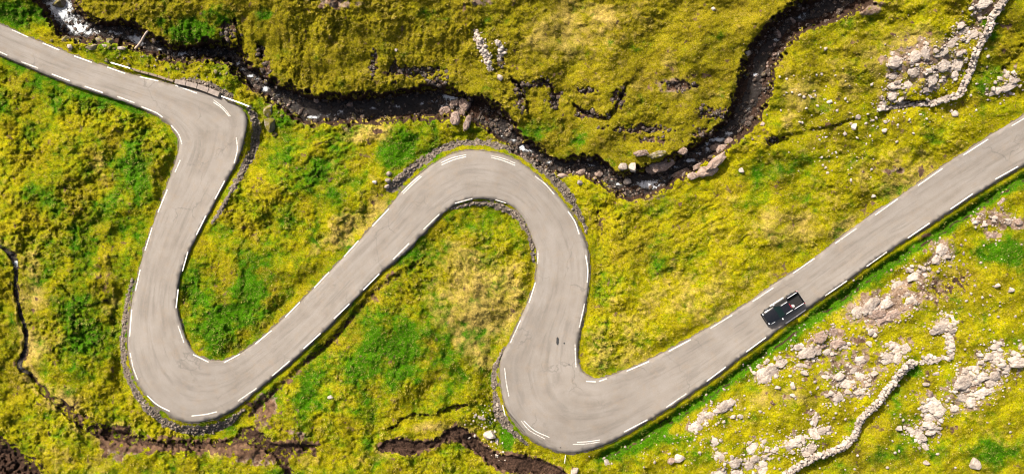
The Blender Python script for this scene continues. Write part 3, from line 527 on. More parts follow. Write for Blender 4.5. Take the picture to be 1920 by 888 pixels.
# ------------------------------------------------------------------ object helpers
def link(name, me, mat=None, parent=None):
    o = bpy.data.objects.new(name, me); COL.objects.link(o)
    if mat is not None and me is not None and not me.materials: me.materials.append(mat)
    if parent is not None: o.parent = parent
    return o
def tag(o, label=None, cat=None, group=None, kind=None):
    for k, v_ in (('label', label), ('category', cat), ('group', group), ('kind', kind)):
        if v_: o[k] = v_
    return o
def empty(name, loc=(0, 0, 0)):
    o = bpy.data.objects.new(name, None); COL.objects.link(o); o.location = loc; o.empty_display_size = .3; return o
def mesh_np(name, co, faces):            # faces: (n,k) int array
    me = bpy.data.meshes.new(name); n, k = faces.shape
    me.vertices.add(len(co)); me.vertices.foreach_set('co', np.ascontiguousarray(co, np.float32).ravel())
    me.loops.add(n * k); me.loops.foreach_set('vertex_index', np.ascontiguousarray(faces, np.int32).ravel())
    me.polygons.add(n); me.polygons.foreach_set('loop_start', np.arange(n, dtype=np.int32) * k)
    me.update(calc_edges=True); return me
def attr(me, name, r, g, b, a=None):
    n = len(r); c = np.ones((n, 4), np.float32); c[:, 0] = r; c[:, 1] = g; c[:, 2] = b
    if a is not None: c[:, 3] = a
    at = me.attributes.new(name, 'FLOAT_COLOR', 'POINT'); at.data.foreach_set('color', c.ravel())
def smooth(me): me.polygons.foreach_set('use_smooth', np.ones(len(me.polygons), bool))

# ------------------------------------------------------------------ ground sheet
K = (H - Z) / H * M
co = np.stack([(U - CX) * K, -(V - CY) * K, Z], -1).reshape(-1, 3)
idx = np.arange(NU * NV).reshape(NV, NU)
fa = np.stack([idx[:-1, :-1], idx[1:, :-1], idx[1:, 1:], idx[:-1, 1:]], -1).reshape(-1, 4)
me = mesh_np('ground', co, fa); smooth(me)
attr(me, 'growth', LUSH.ravel(), STRAW.ravel(), OLIVE.ravel()); attr(me, 'bare', SOIL.ravel(), GRAVEL.ravel(), DARK.ravel(), EARTH.ravel())
ground = tag(link('ground', me, mg), kind='structure')

# ------------------------------------------------------------------ road
poly = np.vstack([A, B[::-1]]); nP = len(poly)
gu, gv = np.meshgrid(np.arange(-330, 2260, 7.0), np.arange(-110, 860, 7.0)); gu = gu.ravel(); gv = gv.ravel()
sdg = bil(SD, US, VS, gu, gv); keep = sdg < -3.5
ip = np.stack([gu[keep], gv[keep]], -1) + rng.uniform(-.8, .8, (keep.sum(), 2))
allp = [Vector(p) for p in np.vstack([poly, ip])]
vo, eo, fo_, ov, oe, of = delaunay_2d_cdt(allp, [], [list(range(nP))], 1, 1e-4)
vo = np.array([tuple(p) for p in vo]); tri = np.array([f for f in fo_ if len(f) == 3])
zz = zbase(vo[:, 0], vo[:, 1]) + ROAD_Z; kk = (H - zz) / H * M
top = np.stack([(vo[:, 0] - CX) * kk, -(vo[:, 1] - CY) * kk, zz], -1)
e1_, e2_ = top[tri[:, 1]] - top[tri[:, 0]], top[tri[:, 2]] - top[tri[:, 0]]
flip = np.cross(e1_, e2_)[:, 2] < 0; tri[flip] = tri[flip][:, ::-1]
ed = {}
for t in tri:
    for a, b in ((t[0], t[1]), (t[1], t[2]), (t[2], t[0])): ed[(a, b)] = ed.get((a, b), 0) + 1
bd = [(a, b) for (a, b) in ed if (b, a) not in ed]
bv = sorted({x for e in bd for x in e}); lo = {x: len(top) + i for i, x in enumerate(bv)}
low = top[bv].copy(); low[:, 2] -= .42
faces = tri.tolist() + [[b, a, lo[a]] for a, b in bd] + [[b, lo[a], lo[b]] for a, b in bd]
me = mesh_np('road', np.vstack([top, low]), np.array(faces)); 
da = bil(np.minimum(DA, 110), US, VS, vo[:, 0], vo[:, 1]); db = bil(np.minimum(DB, 110), US, VS, vo[:, 0], vo[:, 1])
acr = da / np.maximum(da + db, 1e-3)
# chainage along the centre for streaks that run with the traffic
n_ = 160; Ar = A[np.linspace(0, len(A) - 1, n_).astype(int)]
tt = np.linspace(0, 1, len(A)); ch = np.zeros(len(vo))
sA = np.concatenate([[0], np.cumsum(np.hypot(*np.diff(A, axis=0).T))]); sB = np.concatenate([[0], np.cumsum(np.hypot(*np.diff(B, axis=0).T))]); 
for i0 in range(0, len(vo), 2000):
    q = vo[i0:i0 + 2000]; ia = np.argmin((q[:, None, 0] - A[None, :, 0]) ** 2 + (q[:, None, 1] - A[None, :, 1]) ** 2, 1); ib = np.argmin((q[:, None, 0] - B[None, :, 0]) ** 2 + (q[:, None, 1] - B[None, :, 1]) ** 2, 1)
    ch[i0:i0 + 2000] = .5 * (sA[ia] + sB[ib]) / 1000.0
edg = np.exp(-np.minimum(da, db) / 5.5)
pad = lambda x: np.concatenate([x, x[bv]])
attr(me, 'across', pad(acr), pad(edg), pad(ch))
road = tag(link('road', me, mr), kind='structure')
def ribbon(name, pts, w, parent, mat, dz=.012, step=3.0):
    c_ = crom(pts, step); t = np.gradient(c_, axis=0); t /= np.hypot(t[:, 0], t[:, 1])[:, None]; n = np.stack([-t[:, 1], t[:, 0]], -1); vs_, fs_ = [], []
    for p, q in zip(c_, n):
        for s in (-1, 1):
            u, v = p + q * s * w / 2; vs_.append(P(u, v, zroad(u, v) + dz))
    for i in range(len(c_) - 1): fs_.append((2 * i, 2 * i + 1, 2 * i + 3, 2 * i + 2))
    me = bpy.data.meshes.new(name); me.from_pydata(vs_, [], fs_); me.update()
    if me.polygons[0].normal.z < 0: me.flip_normals()
    return link(name, me, mat, parent)
DASH = '22,56,53,70;80,81,111,94;139,105,172,117;201,126,235,138;262,144,297,152;329,160,369,175;443,258,445,280,439,306;421,339,403,373;386,404,368,440;352,472,342,508;334,542,330,577;334,610,345,642;362,664,391,678;420,679,450,663;479,644,509,619;535,594,562,566;589,539,617,510;645,481,672,451;698,424,729,391;1003,330,1022,345,1039,364;1065,396,1078,416,1086,439;1098,478,1102,504,1101,529;1096,569,1086,614;1078,645,1080,688;1099,714,1117,715;1123,714,1138,709;1175,695,1217,677;1254,658,1295,636;1332,615,1373,590;1411,565,1450,539;1487,512,1527,484;1566,456,1606,428;1641,403,1683,373;1721,348,1767,316;1806,291,1853,261;1897,236,1936,213;-12,92,14,104;40,116,71,128;97,139,131,152;159,162,193,174;220,181,252,193;265,200,292,211,305,220;321,235,335,252,341,270;338,300,328,323;314,355,296,398;285,427,272,469;263,505,254,545;247,580,243,630;244,661,250,689,258,711;276,741,295,758,318,770;359,779,385,776,407,771;446,751,481,727;510,704,543,676;569,653,601,624;626,597,655,569;681,543,711,513;737,486,767,456;794,430,824,401;853,381,886,372;1009,470,1008,494;1004,529,992,567;976,600,957,642;946,689,949,715,954,742;1170,809,1214,786;1249,763,1287,737;1325,714,1361,687;1399,659,1436,632;1473,606,1511,580;1547,554,1588,526;1625,499,1663,472;1702,446,1743,418;1782,392,1824,363;1866,336,1909,312'
for s_ in DASH.split(';'):
    q = list(map(float, s_.split(','))); ribbon('lane_marking', list(zip(q[::2], q[1::2])), 2.1, road, mp)
THIN = '400,187,420,203,432,218;400,191.5,416,203,429.5,218;756,363,773,346,790,331;753,361,771,343,788,328.5;827,305,848,296,874,290;828,309,851,299.5,874,293.6;920,291.5,943,297,966,306;921,295,943,301,966,310;977,788,993,806,1022,822;982,788,1002,806,1030,819;1074,832,1100,831.2,1125,827.3;1082,828,1103,827,1125,823.7;929,374.5,949,380.5'
for s_ in THIN.split(';'):
    q = list(map(float, s_.split(','))); ribbon('lane_marking', list(zip(q[::2], q[1::2])), 1.4, road, mp)
def disc(name, u, v, ru, rv, seed):
    n = 18; vs_ = []; r_ = random.Random(seed)
    for i in range(n):
        a = i / n * 2 * math.pi; k = r_.uniform(.85, 1.12); x = u + ru * k * math.cos(a); y = v - rv * k * math.sin(a); vs_.append(P(x, y, zroad(x, y) + .010))
    me = bpy.data.meshes.new(name); me.from_pydata(vs_, [], [list(range(n))]); me.update(); return link(name, me, M_TAR, road)
disc('tar_patch', 1045.5, 639, 2.6, 8, 1); disc('tar_patch', 1058, 643, 1.5, 1.6, 2); disc('tar_patch', 1067, 683, 1.2, 1.2, 3); disc('tar_patch', 1051, 838.5, 1.6, 1.1, 4)

# ------------------------------------------------------------------ water
def water(name, keep, lev, foam_glint, sub=1):
    k = keep; q = k[:-1, :-1] | k[1:, :-1] | k[1:, 1:] | k[:-1, 1:]
    f = fa.reshape(NV - 1, NU - 1, 4)[q]; used, inv = np.unique(f, return_inverse=True)
    zw = lev.ravel()[used]; uu = U.ravel()[used]; vv = V.ravel()[used]; kk = (H - zw) / H * M
    me = mesh_np(name, np.stack([(uu - CX) * kk, -(vv - CY) * kk, zw], -1), inv.reshape(-1, 4)); smooth(me)
    fm = foam_glint.ravel()[used]; attr(me, 'foam_glint', fm, fm, fm); return tag(link(name, me, mw), kind='structure')
FOAM_GLINT = sm([(846,180,18,7,1.0),(834,205,11,10,.8),(860,200,12,12,.35),(587,220,13,3.5,.62),(497,167,9,5,.9),(444,112,7,14,.8),(482,150,8,8,.35),(262,78,10,8,.95),(248,70,18,9,.5),(112,14,34,30,.75),(145,52,26,15,.7),(175,62,14,6,.5),(979,276,6,8,.9),(1220,346,26,8,1.0),(1250,332,16,6,.4),(1326,276,7,10,.8),(1345,262,20,5,.75),(1366,250,9,6,.6),(1386,228,8,8,.3),(1300,300,12,5,.4),(330,102,14,6,.45),(365,100,12,5,.45),(620,215,30,4,.35),(1510,28,20,5,.3),(900,215,20,6,.05)])
FOAM_GLINT = FOAM_GLINT + .11 + sm([(u_, v_, 9, 4, .5) for u_, v_ in ((205,60),(222,63),(300,92),(345,101),(410,99),(456,131),(470,143),(520,178),(548,191),(640,208),(700,203),(745,199),(790,194),(812,190),(962,263),(992,283),(1030,304),(1108,310),(1160,345),(1268,313),(1290,301),(1310,288),(1398,204),(1416,140),(1455,75),(1500,35))])  # the even base paints white glints on the water, besides the cascades
FOAM_GLINT = np.clip(FOAM_GLINT, 0, .85) * (1 + .6 * nz2)
rip = .03 * gn(U / 4.0, V / 4.0, 81) + .05 * FOAM_GLINT * gn(U / 2.6, V / 2.6, 82)
dry = blob(912, 206, 34, 22) > .42
water('stream', (DMj < 3.5) & (DM < 3) & ~dry & (DM < np.interp(U, [1340, 1400], [9, -13]) + 6 * nz1), BED + .10 + rip - .25 * (dry * 1.0), FOAM_GLINT)
tl = zbase(U, V); 
TF = sm([(30,494,5,8,.9),(38,684,6,5,.4)]); 
DTw, _ = polydist(np.array(TRICK), 20)
water('rivulet', (DTw < -2.2) & (U < 60) & (U > -60), Z + .05, np.clip(TF, 0, 1))

# ------------------------------------------------------------------ rock shapes
def rock_me(name, sub, seed, cuts, lo_=.50, hi_=.85, amp=.16, strata=0.0):
    r = random.Random(seed); bm = bmesh.new(); bmesh.ops.create_icosphere(bm, subdivisions=sub, radius=1.0)
    vs_ = np.array([v.co[:] for v in bm.verts]); 
    vs_ *= (1 + amp * gn(vs_[:, 0] * 1.4 + seed, vs_[:, 1] * 1.4 + vs_[:, 2] * 1.7, seed))[:, None]
    for _ in range(cuts):
        n = Vector((r.gauss(0, 1), r.gauss(0, 1), r.gauss(0, .7))).normalized(); n = np.array(n[:]); h = r.uniform(lo_, hi_)
        dd = vs_ @ n - h; k = dd > 0; vs_[k] -= dd[k][:, None] * n * .93
    if strata: vs_[:, 2] = vs_[:, 2] + strata * (gn(vs_[:, 0] * 2.2 + seed, vs_[:, 1] * 2.2, seed + 3) + .5 * gn(vs_[:, 0] * 5, vs_[:, 1] * 5 + seed, seed + 4)); vs_[:, 2] = np.where(vs_[:, 2] > 0, np.round(vs_[:, 2] * 5) / 5 * .6 + vs_[:, 2] * .4, vs_[:, 2])
    for v, c_ in zip(bm.verts, vs_): v.co = c_
    me = bpy.data.meshes.new(name); bm.to_mesh(me); bm.free(); return me
def crag_me(name, seed, n=11):          # angular slab with an irregular broken outline and a rough flat top
    r = random.Random(seed); bm = bmesh.new(); A0 = sorted((i + r.uniform(-.35, .35)) / n * 2 * math.pi for i in range(n)); R0 = [r.uniform(.72, 1.08) for _ in A0]; rings = []
    for sc_, z_, jz in ((1.08, -.6, 0), (1.04, .15, .2), (.96, .62, .16), (.66, .86, .14), (.30, .92, .14)):
        rings.append([bm.verts.new((math.cos(a) * q * sc_ * r.uniform(.93, 1.05), math.sin(a) * q * sc_ * r.uniform(.93, 1.05), z_ + r.uniform(-jz, jz))) for a, q in zip(A0, R0)])
    for p, q in zip(rings[:-1], rings[1:]):
        for i in range(n): bm.faces.new((p[i], p[(i + 1) % n], q[(i + 1) % n], q[i]))
    bm.faces.new(rings[-1]); bmesh.ops.triangulate(bm, faces=bm.faces[:])
    bmesh.ops.subdivide_edges(bm, edges=bm.edges[:], cuts=1); bmesh.ops.triangulate(bm, faces=bm.faces[:])
    for v in bm.verts: v.co += Vector((r.gauss(0, .035), r.gauss(0, .035), r.gauss(0, .05)))
    me = bpy.data.meshes.new(name); bm.to_mesh(me); bm.free(); return me
def hull_me(name, seed, n=20, sq=.6):
    r = random.Random(seed); bm = bmesh.new()
    for _ in range(n):
        p = Vector((r.gauss(0, 1), r.gauss(0, 1), r.gauss(0, 1))).normalized(); p = Vector([math.copysign(abs(c) ** sq, c) for c in p]); bm.verts.new(p * r.uniform(.8, 1.05) * .86)
    h_ = bmesh.ops.convex_hull(bm, input=bm.verts[:]); bmesh.ops.delete(bm, geom=[g for g in set(h_['geom_interior'] + h_['geom_unused']) if isinstance(g, bmesh.types.BMVert)], context='VERTS')
    me = bpy.data.meshes.new(name); bm.to_mesh(me); bm.free(); return me
POOL = {}
def pool(kind, mat):
    key = (kind, mat.name)
    if key not in POOL:
        L = []
        for i in range(9):
            sd_ = i + 20 * len(POOL)
            if kind == 'boulder': me = rock_me('boulder_shape', 3, sd_, 13, .48, .80, .22)
            elif kind == 'slab': me = crag_me('slab_shape', sd_, 9 + i % 5)
            else: me = hull_me('stone_shape', sd_, 18 + i % 4 * 3)
            me.materials.append(mat); L.append(me)
        POOL[key] = L
    return POOL[key]
def rock(name, u, v, ru, rv, ang, kind, mat, hf=.7, sink=.3, parent=None, tilt=.12, zoff=0.0):
    me = random.choice(pool(kind, mat)); z = zg(u, v); s = (H - z) / H * M
    o = link(name, me, None, None); h = hf * min(ru, rv) * s
    o.scale = (ru * s * 1.12, rv * s * 1.12, max(h, .06)); o.rotation_euler = (random.uniform(-tilt, tilt), random.uniform(-tilt, tilt), math.radians(ang) + random.choice((0, math.pi)))
    p = Vector(P(u, v, z + h * (1 - 2 * sink) * .5 + zoff))
    if parent: o.parent = parent; p = p - parent.location
    o.location = p; return o
MATK = {'p': MPALE, 'b': MBRWN, 'm': MMOSS}
for (u, v, a, b, ang, k, lab) in BOULD:
    tag(rock('boulder', u, v, a, b, ang, 'boulder', MATK[k], .95 if max(a, b) / min(a, b) < 1.4 else .8, .25), lab, 'rock')
def rubble_mesh(name, pts, mat, parent=None, rmin=.05, rmax=.16):   # many small stones, one mesh
    base = rock_me('t', 1, 3, 5); bvt = np.array([v.co[:] for v in base.vertices]); bft = np.array([p.vertices[:] for p in base.polygons]); bpy.data.meshes.remove(base)
    ico = bpy.data.meshes.new('t'); bm = bmesh.new(); bmesh.ops.create_icosphere(bm, subdivisions=1, radius=1); bm.to_mesh(ico); bm.free()
    bv0 = np.array([v.co[:] for v in ico.vertices]); bf0 = np.array([p.vertices[:] for p in ico.polygons]); bpy.data.meshes.remove(ico)
    n = len(pts); u, v = pts[:, 0], pts[:, 1]; z = bil(Z, US, VS, u, v); k = (H - z) / H * M
    c_ = np.stack([(u - CX) * k, -(v - CY) * k, z], -1)
    r = rmin + (rmax - rmin) * rng.random(n) ** 2.6
    sh = bv0[None] * (1 + rng.uniform(-.28, .28, (n, len(bv0), 1))); sc_ = np.stack([r * rng.uniform(.8, 1.4, n), r * rng.uniform(.7, 1.1, n), r * rng.uniform(.5, .9, n)], -1)
    sh = sh * sc_[:, None, :]; a = rng.uniform(0, 6.28, n); ca, sa = np.cos(a)[:, None], np.sin(a)[:, None]
    x = sh[..., 0] * ca - sh[..., 1] * sa; y = sh[..., 0] * sa + sh[..., 1] * ca
    co_ = np.stack([x, y, sh[..., 2] + (r * .25)[:, None]], -1) + c_[:, None, :]
    if parent is not None: co_ = co_ - np.array(parent.location)
    f = bf0[None] + (np.arange(n) * len(bv0))[:, None, None]
    o = link(name, mesh_np(name, co_.reshape(-1, 3), f.reshape(-1, 3)), mat, parent); o['kind'] = 'stuff'; return o
for key, lst in OUT.items():
    cu_, cv_ = np.mean([q[0] for q in lst]), np.mean([q[1] for q in lst])
    t = empty('rock_outcrop', P(cu_, cv_, zg(cu_, cv_))); tag(t, OUTL[key], 'rock outcrop', 'rock outcrops on the slopes')
    for (u, v, a, b, ang) in lst:
        m_ = MBRWN if (key in ('rubble_by_truck', 'earth_face', 'bare_knoll') and random.random() < .6) else MPALE
        rock('rock', u, v, a, b, ang, 'slab' if max(a, b) >= 9 else 'boulder', m_, .46 if max(a, b) >= 9 else .7, .46, t, tilt=.20)
        for _ in range(int(max(a, b) / 3.2)):          # broken pieces round the main ones
            aa = random.uniform(0, 6.28); rr = random.uniform(.85, 1.5)
            x = u + math.cos(aa) * a * rr; y = v + math.sin(aa) * b * rr; s_ = random.uniform(2.4, 5.6)
            if float(bil(SD, US, VS, np.array([x]), np.array([y]))[0]) > 8: rock('rock', x, y, s_, s_ * random.uniform(.6, 1), random.uniform(0, 180), 'stone', m_, .9, .35, t)
    pts = []
    for (u, v, a, b, ang) in lst:
        n = int(a * b / 5) + 4; pts.append(np.stack([u + rng.normal(0, a * 1.0 + 3, n), v + rng.normal(0, b * 1.0 + 3, n)], -1))
    pts = np.vstack(pts); pts = pts[bil(SD, US, VS, pts[:, 0], pts[:, 1]) > 6]
    rubble_mesh('rubble', pts, MPALE, t)
for nm, lst, lab in (('stream_slab', SLABS, 'long smooth pink bedrock shelf along the right bank of the stream'), ('stream_slab', SLAB2, 'rough pink bedrock lump with a mossy top in the middle of the stream')):
    t = empty('rock_outcrop', P(lst[0][0], lst[0][1], zg(lst[0][0], lst[0][1]))); tag(t, lab, 'rock outcrop', 'bedrock in the stream')
    for i, (u, v, a, b, ang) in enumerate(lst): rock('rock', u, v, a, b, ang, 'slab', MMOSS if (lst is SLAB2 and i == 2) else MBRWN, .75, .2, t, zoff=.2)
# falls rock left of the mud
t = empty('rock_outcrop', P(850, 195, zg(850, 195))); tag(t, 'dark wet rock step where the waterfall enters the pool', 'rock outcrop', 'bedrock in the stream')
for (u, v, a, b, ang) in [(833,208,11,8,40),(853,222,9,13,5),(876,230,6,15,-15),(852,194,9,6,20),(872,196,11,11,30),(866,212,7,7,0)]: rock('rock', u, v, a, b, ang, 'slab', MBRWN, .8, .2, t, zoff=.15)

# small loose stones: individuals in groups of look-alikes
ORD = ['leftmost', 'second from left', 'third from left', 'fourth from left', 'fifth from left', 'sixth from left', 'seventh from left', 'eighth from left', 'ninth from left', 'rightmost']
def scatter(n, spots, what, where, group, mat, r0=3.0, r1=4.6, minsd=6):
    k = 0; g_ = 0; L = []
    while k < n and g_ < n * 40:
        g_ += 1; s_ = random.choice(spots); u = random.gauss(s_[0], s_[2]); v = random.gauss(s_[1], s_[3])
        if not (15 < u < 1900 and 15 < v < 875) or float(bil(SD, US, VS, np.array([u]), np.array([v]))[0]) < minsd or any(abs(u - x) < 9 for x, _ in L): continue
        L.append((u, v)); k += 1
    for i, (u, v) in enumerate(sorted(L)):
        r = random.uniform(r0, r1); o = ORD[i] if i < len(L) - 1 else 'rightmost'
        tag(rock('loose_stone', u, v, r, r * random.uniform(.65, 1), random.uniform(0, 180), 'stone', mat, .85, .3), o + ' of the ' + what + ' ' + where, 'stone', group)
    pts = []
    for s_ in spots: m_ = int(10 + s_[2] * s_[3] * .045); pts.append(np.stack([rng.normal(s_[0], s_[2] * 1.1, m_), rng.normal(s_[1], s_[3] * 1.1, m_)], -1))
    pts = np.vstack(pts); pts = pts[bil(SD, US, VS, pts[:, 0], pts[:, 1]) > 5]
    tag(rubble_mesh('pebbles', pts, mat, None, .05, .20), 'small pebbles and chips scattered ' + where, 'pebbles')
scatter(10, [(1560,690,70,40),(1400,800,70,40),(1320,830,50,25),(1600,740,40,40),(1850,700,50,45),(1540,630,40,20),(1700,790,40,40),(1500,860,60,20),(1230,850,50,14),(1800,560,70,60)], 'larger loose stones', 'on the rocky lower right slope', 'loose stones on the rocky slope', MPALE)
scatter(8, [(1735,140,50,40),(1640,230,50,20),(1700,215,50,14),(1580,300,40,15),(1800,210,20,14),(1530,190,40,50)], 'larger loose stones', 'on the upper right pasture', 'loose stones on the upper right pasture', MPALE)
scatter(8, [(1428,140,12,25),(1438,165,8,18),(1410,225,14,14),(1450,100,12,14),(1530,25,30,8),(1400,260,12,8),(1480,45,12,8)], 'larger pink stones', 'in the bed of the upper right gully', 'stones in the upper right gully', MBRWN)
scatter(8, [(925,220,18,12),(950,245,10,10),(1075,318,12,7),(1000,290,14,5),(1155,335,12,8),(1110,325,12,8),(1172,365,9,5)], 'larger reddish stones', 'in the muddy middle stream bed', 'stones in the muddy stream bed', MBRWN, 2.6, 4)
scatter(10, [(160,85,35,8),(250,108,30,8),(300,120,40,9),(380,130,40,10),(430,130,15,12),(540,195,14,8),(560,215,14,8)], 'loose mossy stones', 'on the bank between stream and first bend', 'mossy stones on the stream bank', MMOSS, 3, 5.5, 9)
scatter(5, [(905,795,14,10),(925,770,10,14),(935,845,10,10),(915,800,18,16)], 'loose rubble stones', 'in the gully left of the lowest bend', 'rubble stones left of the lowest bend', MPALE, 3, 4.5, 5)
scatter(6, [(1750,545,34,26),(1700,575,26,16),(1790,530,24,30),(1700,520,20,14)], 'larger brown stones', 'on the dark knoll near the truck', 'stones on the brown knoll', MBRWN)
# gravel of the verges and the scree
gp = []
for g in GRAV:
    c_ = crom(g, 2.0); n = int(len(c_) * np.mean(c_[:, 2]) * .70); q = c_[rng.integers(0, len(c_), n)]
    a = rng.uniform(0, 6.28, n); r = q[:, 2] * np.abs(rng.normal(0, .62, n))
    gp.append(np.stack([q[:, 0] + r * np.cos(a), q[:, 1] + r * np.sin(a)], -1))
gp = np.vstack(gp); gp = gp[(bil(SD, US, VS, gp[:, 0], gp[:, 1]) > 2.2) & (bil(GRAVEL, US, VS, gp[:, 0], gp[:, 1]) > rng.random(len(gp)) * .8)]
tag(rubble_mesh('verge_gravel', gp, MGRAV, None, .04, .19), 'grey rubble and gravel heaped along the outer edges of the bends', 'gravel')
sp = []
for g in ([(893,58,5),(902,85,9),(913,110,8),(921,130,5)], [(930,78,4),(940,92,5),(936,112,7)]):
    c_ = crom(g, 2.0); n = int(len(c_) * 9); q = c_[rng.integers(0, len(c_), n)]; a = rng.uniform(0, 6.28, n); r = q[:, 2] * np.abs(rng.normal(0, .75, n)); sp.append(np.stack([q[:, 0] + r * np.cos(a), q[:, 1] + r * np.sin(a)], -1))
tag(rubble_mesh('scree', np.vstack(sp), MPALE, None, .04, .24), 'narrow strip of pale scree running down the green hillside', 'scree')
bp_ = MAIN[rng.integers(0, len(MAIN), 5200)]; a = rng.uniform(0, 6.28, 5200); r = (bp_[:, 2] + 4) * np.maximum(rng.random(5200) ** .4, np.where((bp_[:, 0] > 540) & (bp_[:, 0] < 830), .88, 0)); kp = rng.random(5200) < .40; bp_, a, r = bp_[kp], a[kp], r[kp]
bp_ = np.stack([bp_[:, 0] + r * np.cos(a), bp_[:, 1] + r * np.sin(a)], -1); 
hj = rng.integers(0, NV, 400000); hi = rng.integers(0, NU, 400000); hk = (holl[hj, hi] > .4) & (rng.random(400000) < .35); bp_ = np.vstack([bp_, np.stack([US[hi[hk]] , VS[hj[hk]]], -1)])
tag(rubble_mesh('stream_pebbles', bp_, MBED, None, .05, .38), 'dark pebbles and cobbles in and beside the stream', 'pebbles')

# ------------------------------------------------------------------ dry stone walls
def dry_wall(pts, label, width, size, hgt):
    c_ = crom(pts, 1.0); q_ = np.arange(len(c_)) / 14.0; c_[:, 0] += 2.2 * gn(q_, q_ * 0 + .3, 5); c_[:, 1] += 2.2 * gn(q_, q_ * 0 + .7, 6); s = np.concatenate([[0], np.cumsum(np.hypot(*np.diff(c_[:, :2], axis=0).T))]); L = s[-1]
    t = empty('dry_stone_wall', P(c_[0, 0], c_[0, 1], zg(c_[0, 0], c_[0, 1]))); tag(t, label, 'stone wall'); n_ = 0
    def lay(p, ln, across, wid, z0_, hz):
        nonlocal n_
        i = min(np.searchsorted(s, p), len(c_) - 1); j = min(i + 3, len(c_) - 1); h_ = max(j - 6, 0)
        tx, ty = c_[j, 0] - c_[h_, 0], c_[j, 1] - c_[h_, 1]; l_ = math.hypot(tx, ty) or 1; tx /= l_; ty /= l_
        u = c_[i, 0] - ty * across; v = c_[i, 1] + tx * across; z = zg(c_[i, 0], c_[i, 1]); sc = (H - z) / H * M; f = c_[i, 2]
        o = link('stone', random.choice(pool('stone', MPALE)), None, None); o.parent = t
        o.scale = (ln * .56 * sc, wid * .56 * sc, hz * .62); o.rotation_euler = (random.uniform(-.25, .25), random.uniform(-.25, .25), math.atan2(-ty, tx) + random.uniform(-.4, .4))
        o.location = Vector(P(u, v, z + (z0_ + hz * .45) * f)) - t.location; n_ += 1
    for side in (-1, 1):                    # lower course: two faces
        p = random.uniform(0, 4)
        while p < L:
            ln = size * random.uniform(1.0, 1.8); lay(p + ln / 2, ln, side * width * random.uniform(.20, .30), width * .52, -.05, hgt * .7); p += ln * .9
    p = 0
    while p < L:                            # top course: flat stones of all sizes, some laid across the wall
        ln = size * random.uniform(.4, 1.1); q = random.random()
        if q < .35: lay(p + ln / 2, ln * 1.2, width * random.uniform(-.1, .1), width * random.uniform(.75, 1.05), hgt * .62, hgt * random.uniform(.26, .42))
        else:
            k = random.uniform(-.16, .16); lay(p + ln * .4, ln * 1.35, width * (k - .26), width * random.uniform(.4, .66), hgt * .62, hgt * random.uniform(.22, .42)); lay(p + ln * .7, ln * 1.25, width * (k + .24), width * random.uniform(.4, .66), hgt * .6, hgt * random.uniform(.22, .42))
        p += ln * .86
    print('wall stones', n_)
dry_wall([(1470,892,1),(1480,886,1),(1506,868,1),(1531,855,1),(1557,847,1),(1578,838,1),(1596,824,1),(1606,806,1),(1614,787,1),(1634,767,1),(1650,750,1),(1660,737,1),(1673,719,1),(1688,699,1),(1703,684,1),(1712,679,.7)], 'pale dry stone wall zigzagging up the lower right slope', 12.5, 7.0, 1.25)
dry_wall([(1900,-25,1),(1883,0,1),(1869,18,.9),(1860,36,.9),(1854,56,.9),(1842,74,.8),(1834,91,.8),(1825,111,.8),(1821,130,.7),(1810,155,.7),(1798,176,.6),(1784,182,.6),(1760,190,.6),(1734,194,.6),(1708,194,.6),(1678,199,.6),(1650,203,.4)], 'crumbling dry stone wall curving down the top right corner', 13, 7.5, .9)

def fallen_wall(pts, label, spread, n):
    c_ = crom(pts, 1.0); t = empty('collapsed_stone_wall', P(c_[0, 0], c_[0, 1], zg(c_[0, 0], c_[0, 1]))); tag(t, label, 'stone wall')
    for _ in range(n):
        q = c_[random.randrange(len(c_))]; r = random.uniform(2.6, 6.5); rock('stone', q[0] + random.gauss(0, spread), q[1] + random.gauss(0, spread), r, r * random.uniform(.55, .95), random.uniform(0, 180), 'stone', MPALE, random.uniform(.5, .9), .3, t, tilt=.3)
fallen_wall([(1712,679),(1730,676),(1755,672),(1778,668),(1781,650),(1781,630),(1783,612),(1783,598),(1774,586)], 'collapsed stretch of dry stone wall at the upper end of the lower wall', 4.5, 120)
# ------------------------------------------------------------------ barriers, poles, log
def bar(bm, a, b, w, h):
    a, b = Vector(a), Vector(b); d_ = (b - a); L = d_.length; q = d_.to_track_quat('X', 'Z').to_matrix().to_4x4(); m = Matrix.Translation((a + b) / 2) @ q @ Matrix.Diagonal((L, w, h, 1)); bmesh.ops.create_cube(bm, size=1.0, matrix=m)
def bmobj(name, fn, mat, parent=None, bevel=0.0):
    bm = bmesh.new(); fn(bm)
    if bevel: bmesh.ops.bevel(bm, geom=bm.edges[:], offset=bevel, segments=2, affect='EDGES')
    me = bpy.data.meshes.new(name); bm.to_mesh(me); bm.free()
    return link(name, me, mat, parent)
def barrier(pts, label, cat, name, mat, w, h, top, posts=True):
    p0 = Vector(P(*pts[0], zg(*pts[0]))); t = empty(name, p0); tag(t, label, cat)
    Q = [Vector(P(u, v, zroad(u, v) + top)) - p0 for u, v in pts]
    def f(bm):
        for a, b in zip(Q[:-1], Q[1:]): bar(bm, a, b, w, h)
    bmobj('beam' if posts else 'top_course', f, mat, t)
    for (u, v), q in zip(pts, Q):
        z_ = zg(u, v)
        def g(bm, q=q, z_=z_): bar(bm, (q.x, q.y, z_ - .3 - p0.z), (q.x + .001, q.y, q.z - h * .45), .11, .11)
        if posts: bmobj('post', g, M_STEEL, t)
barrier([(209,118),(221,121.5),(233,125),(245,128.5)], 'short pale steel crash barrier beside the top left straight', 'guard rail', 'guard_rail', M_STEEL, .14, .28, .50)
barrier([(416,181),(433,187),(450,193),(468,200)], 'pale steel crash barrier at the outside of the first bend', 'guard rail', 'guard_rail', M_STEEL, .14, .28, .55)
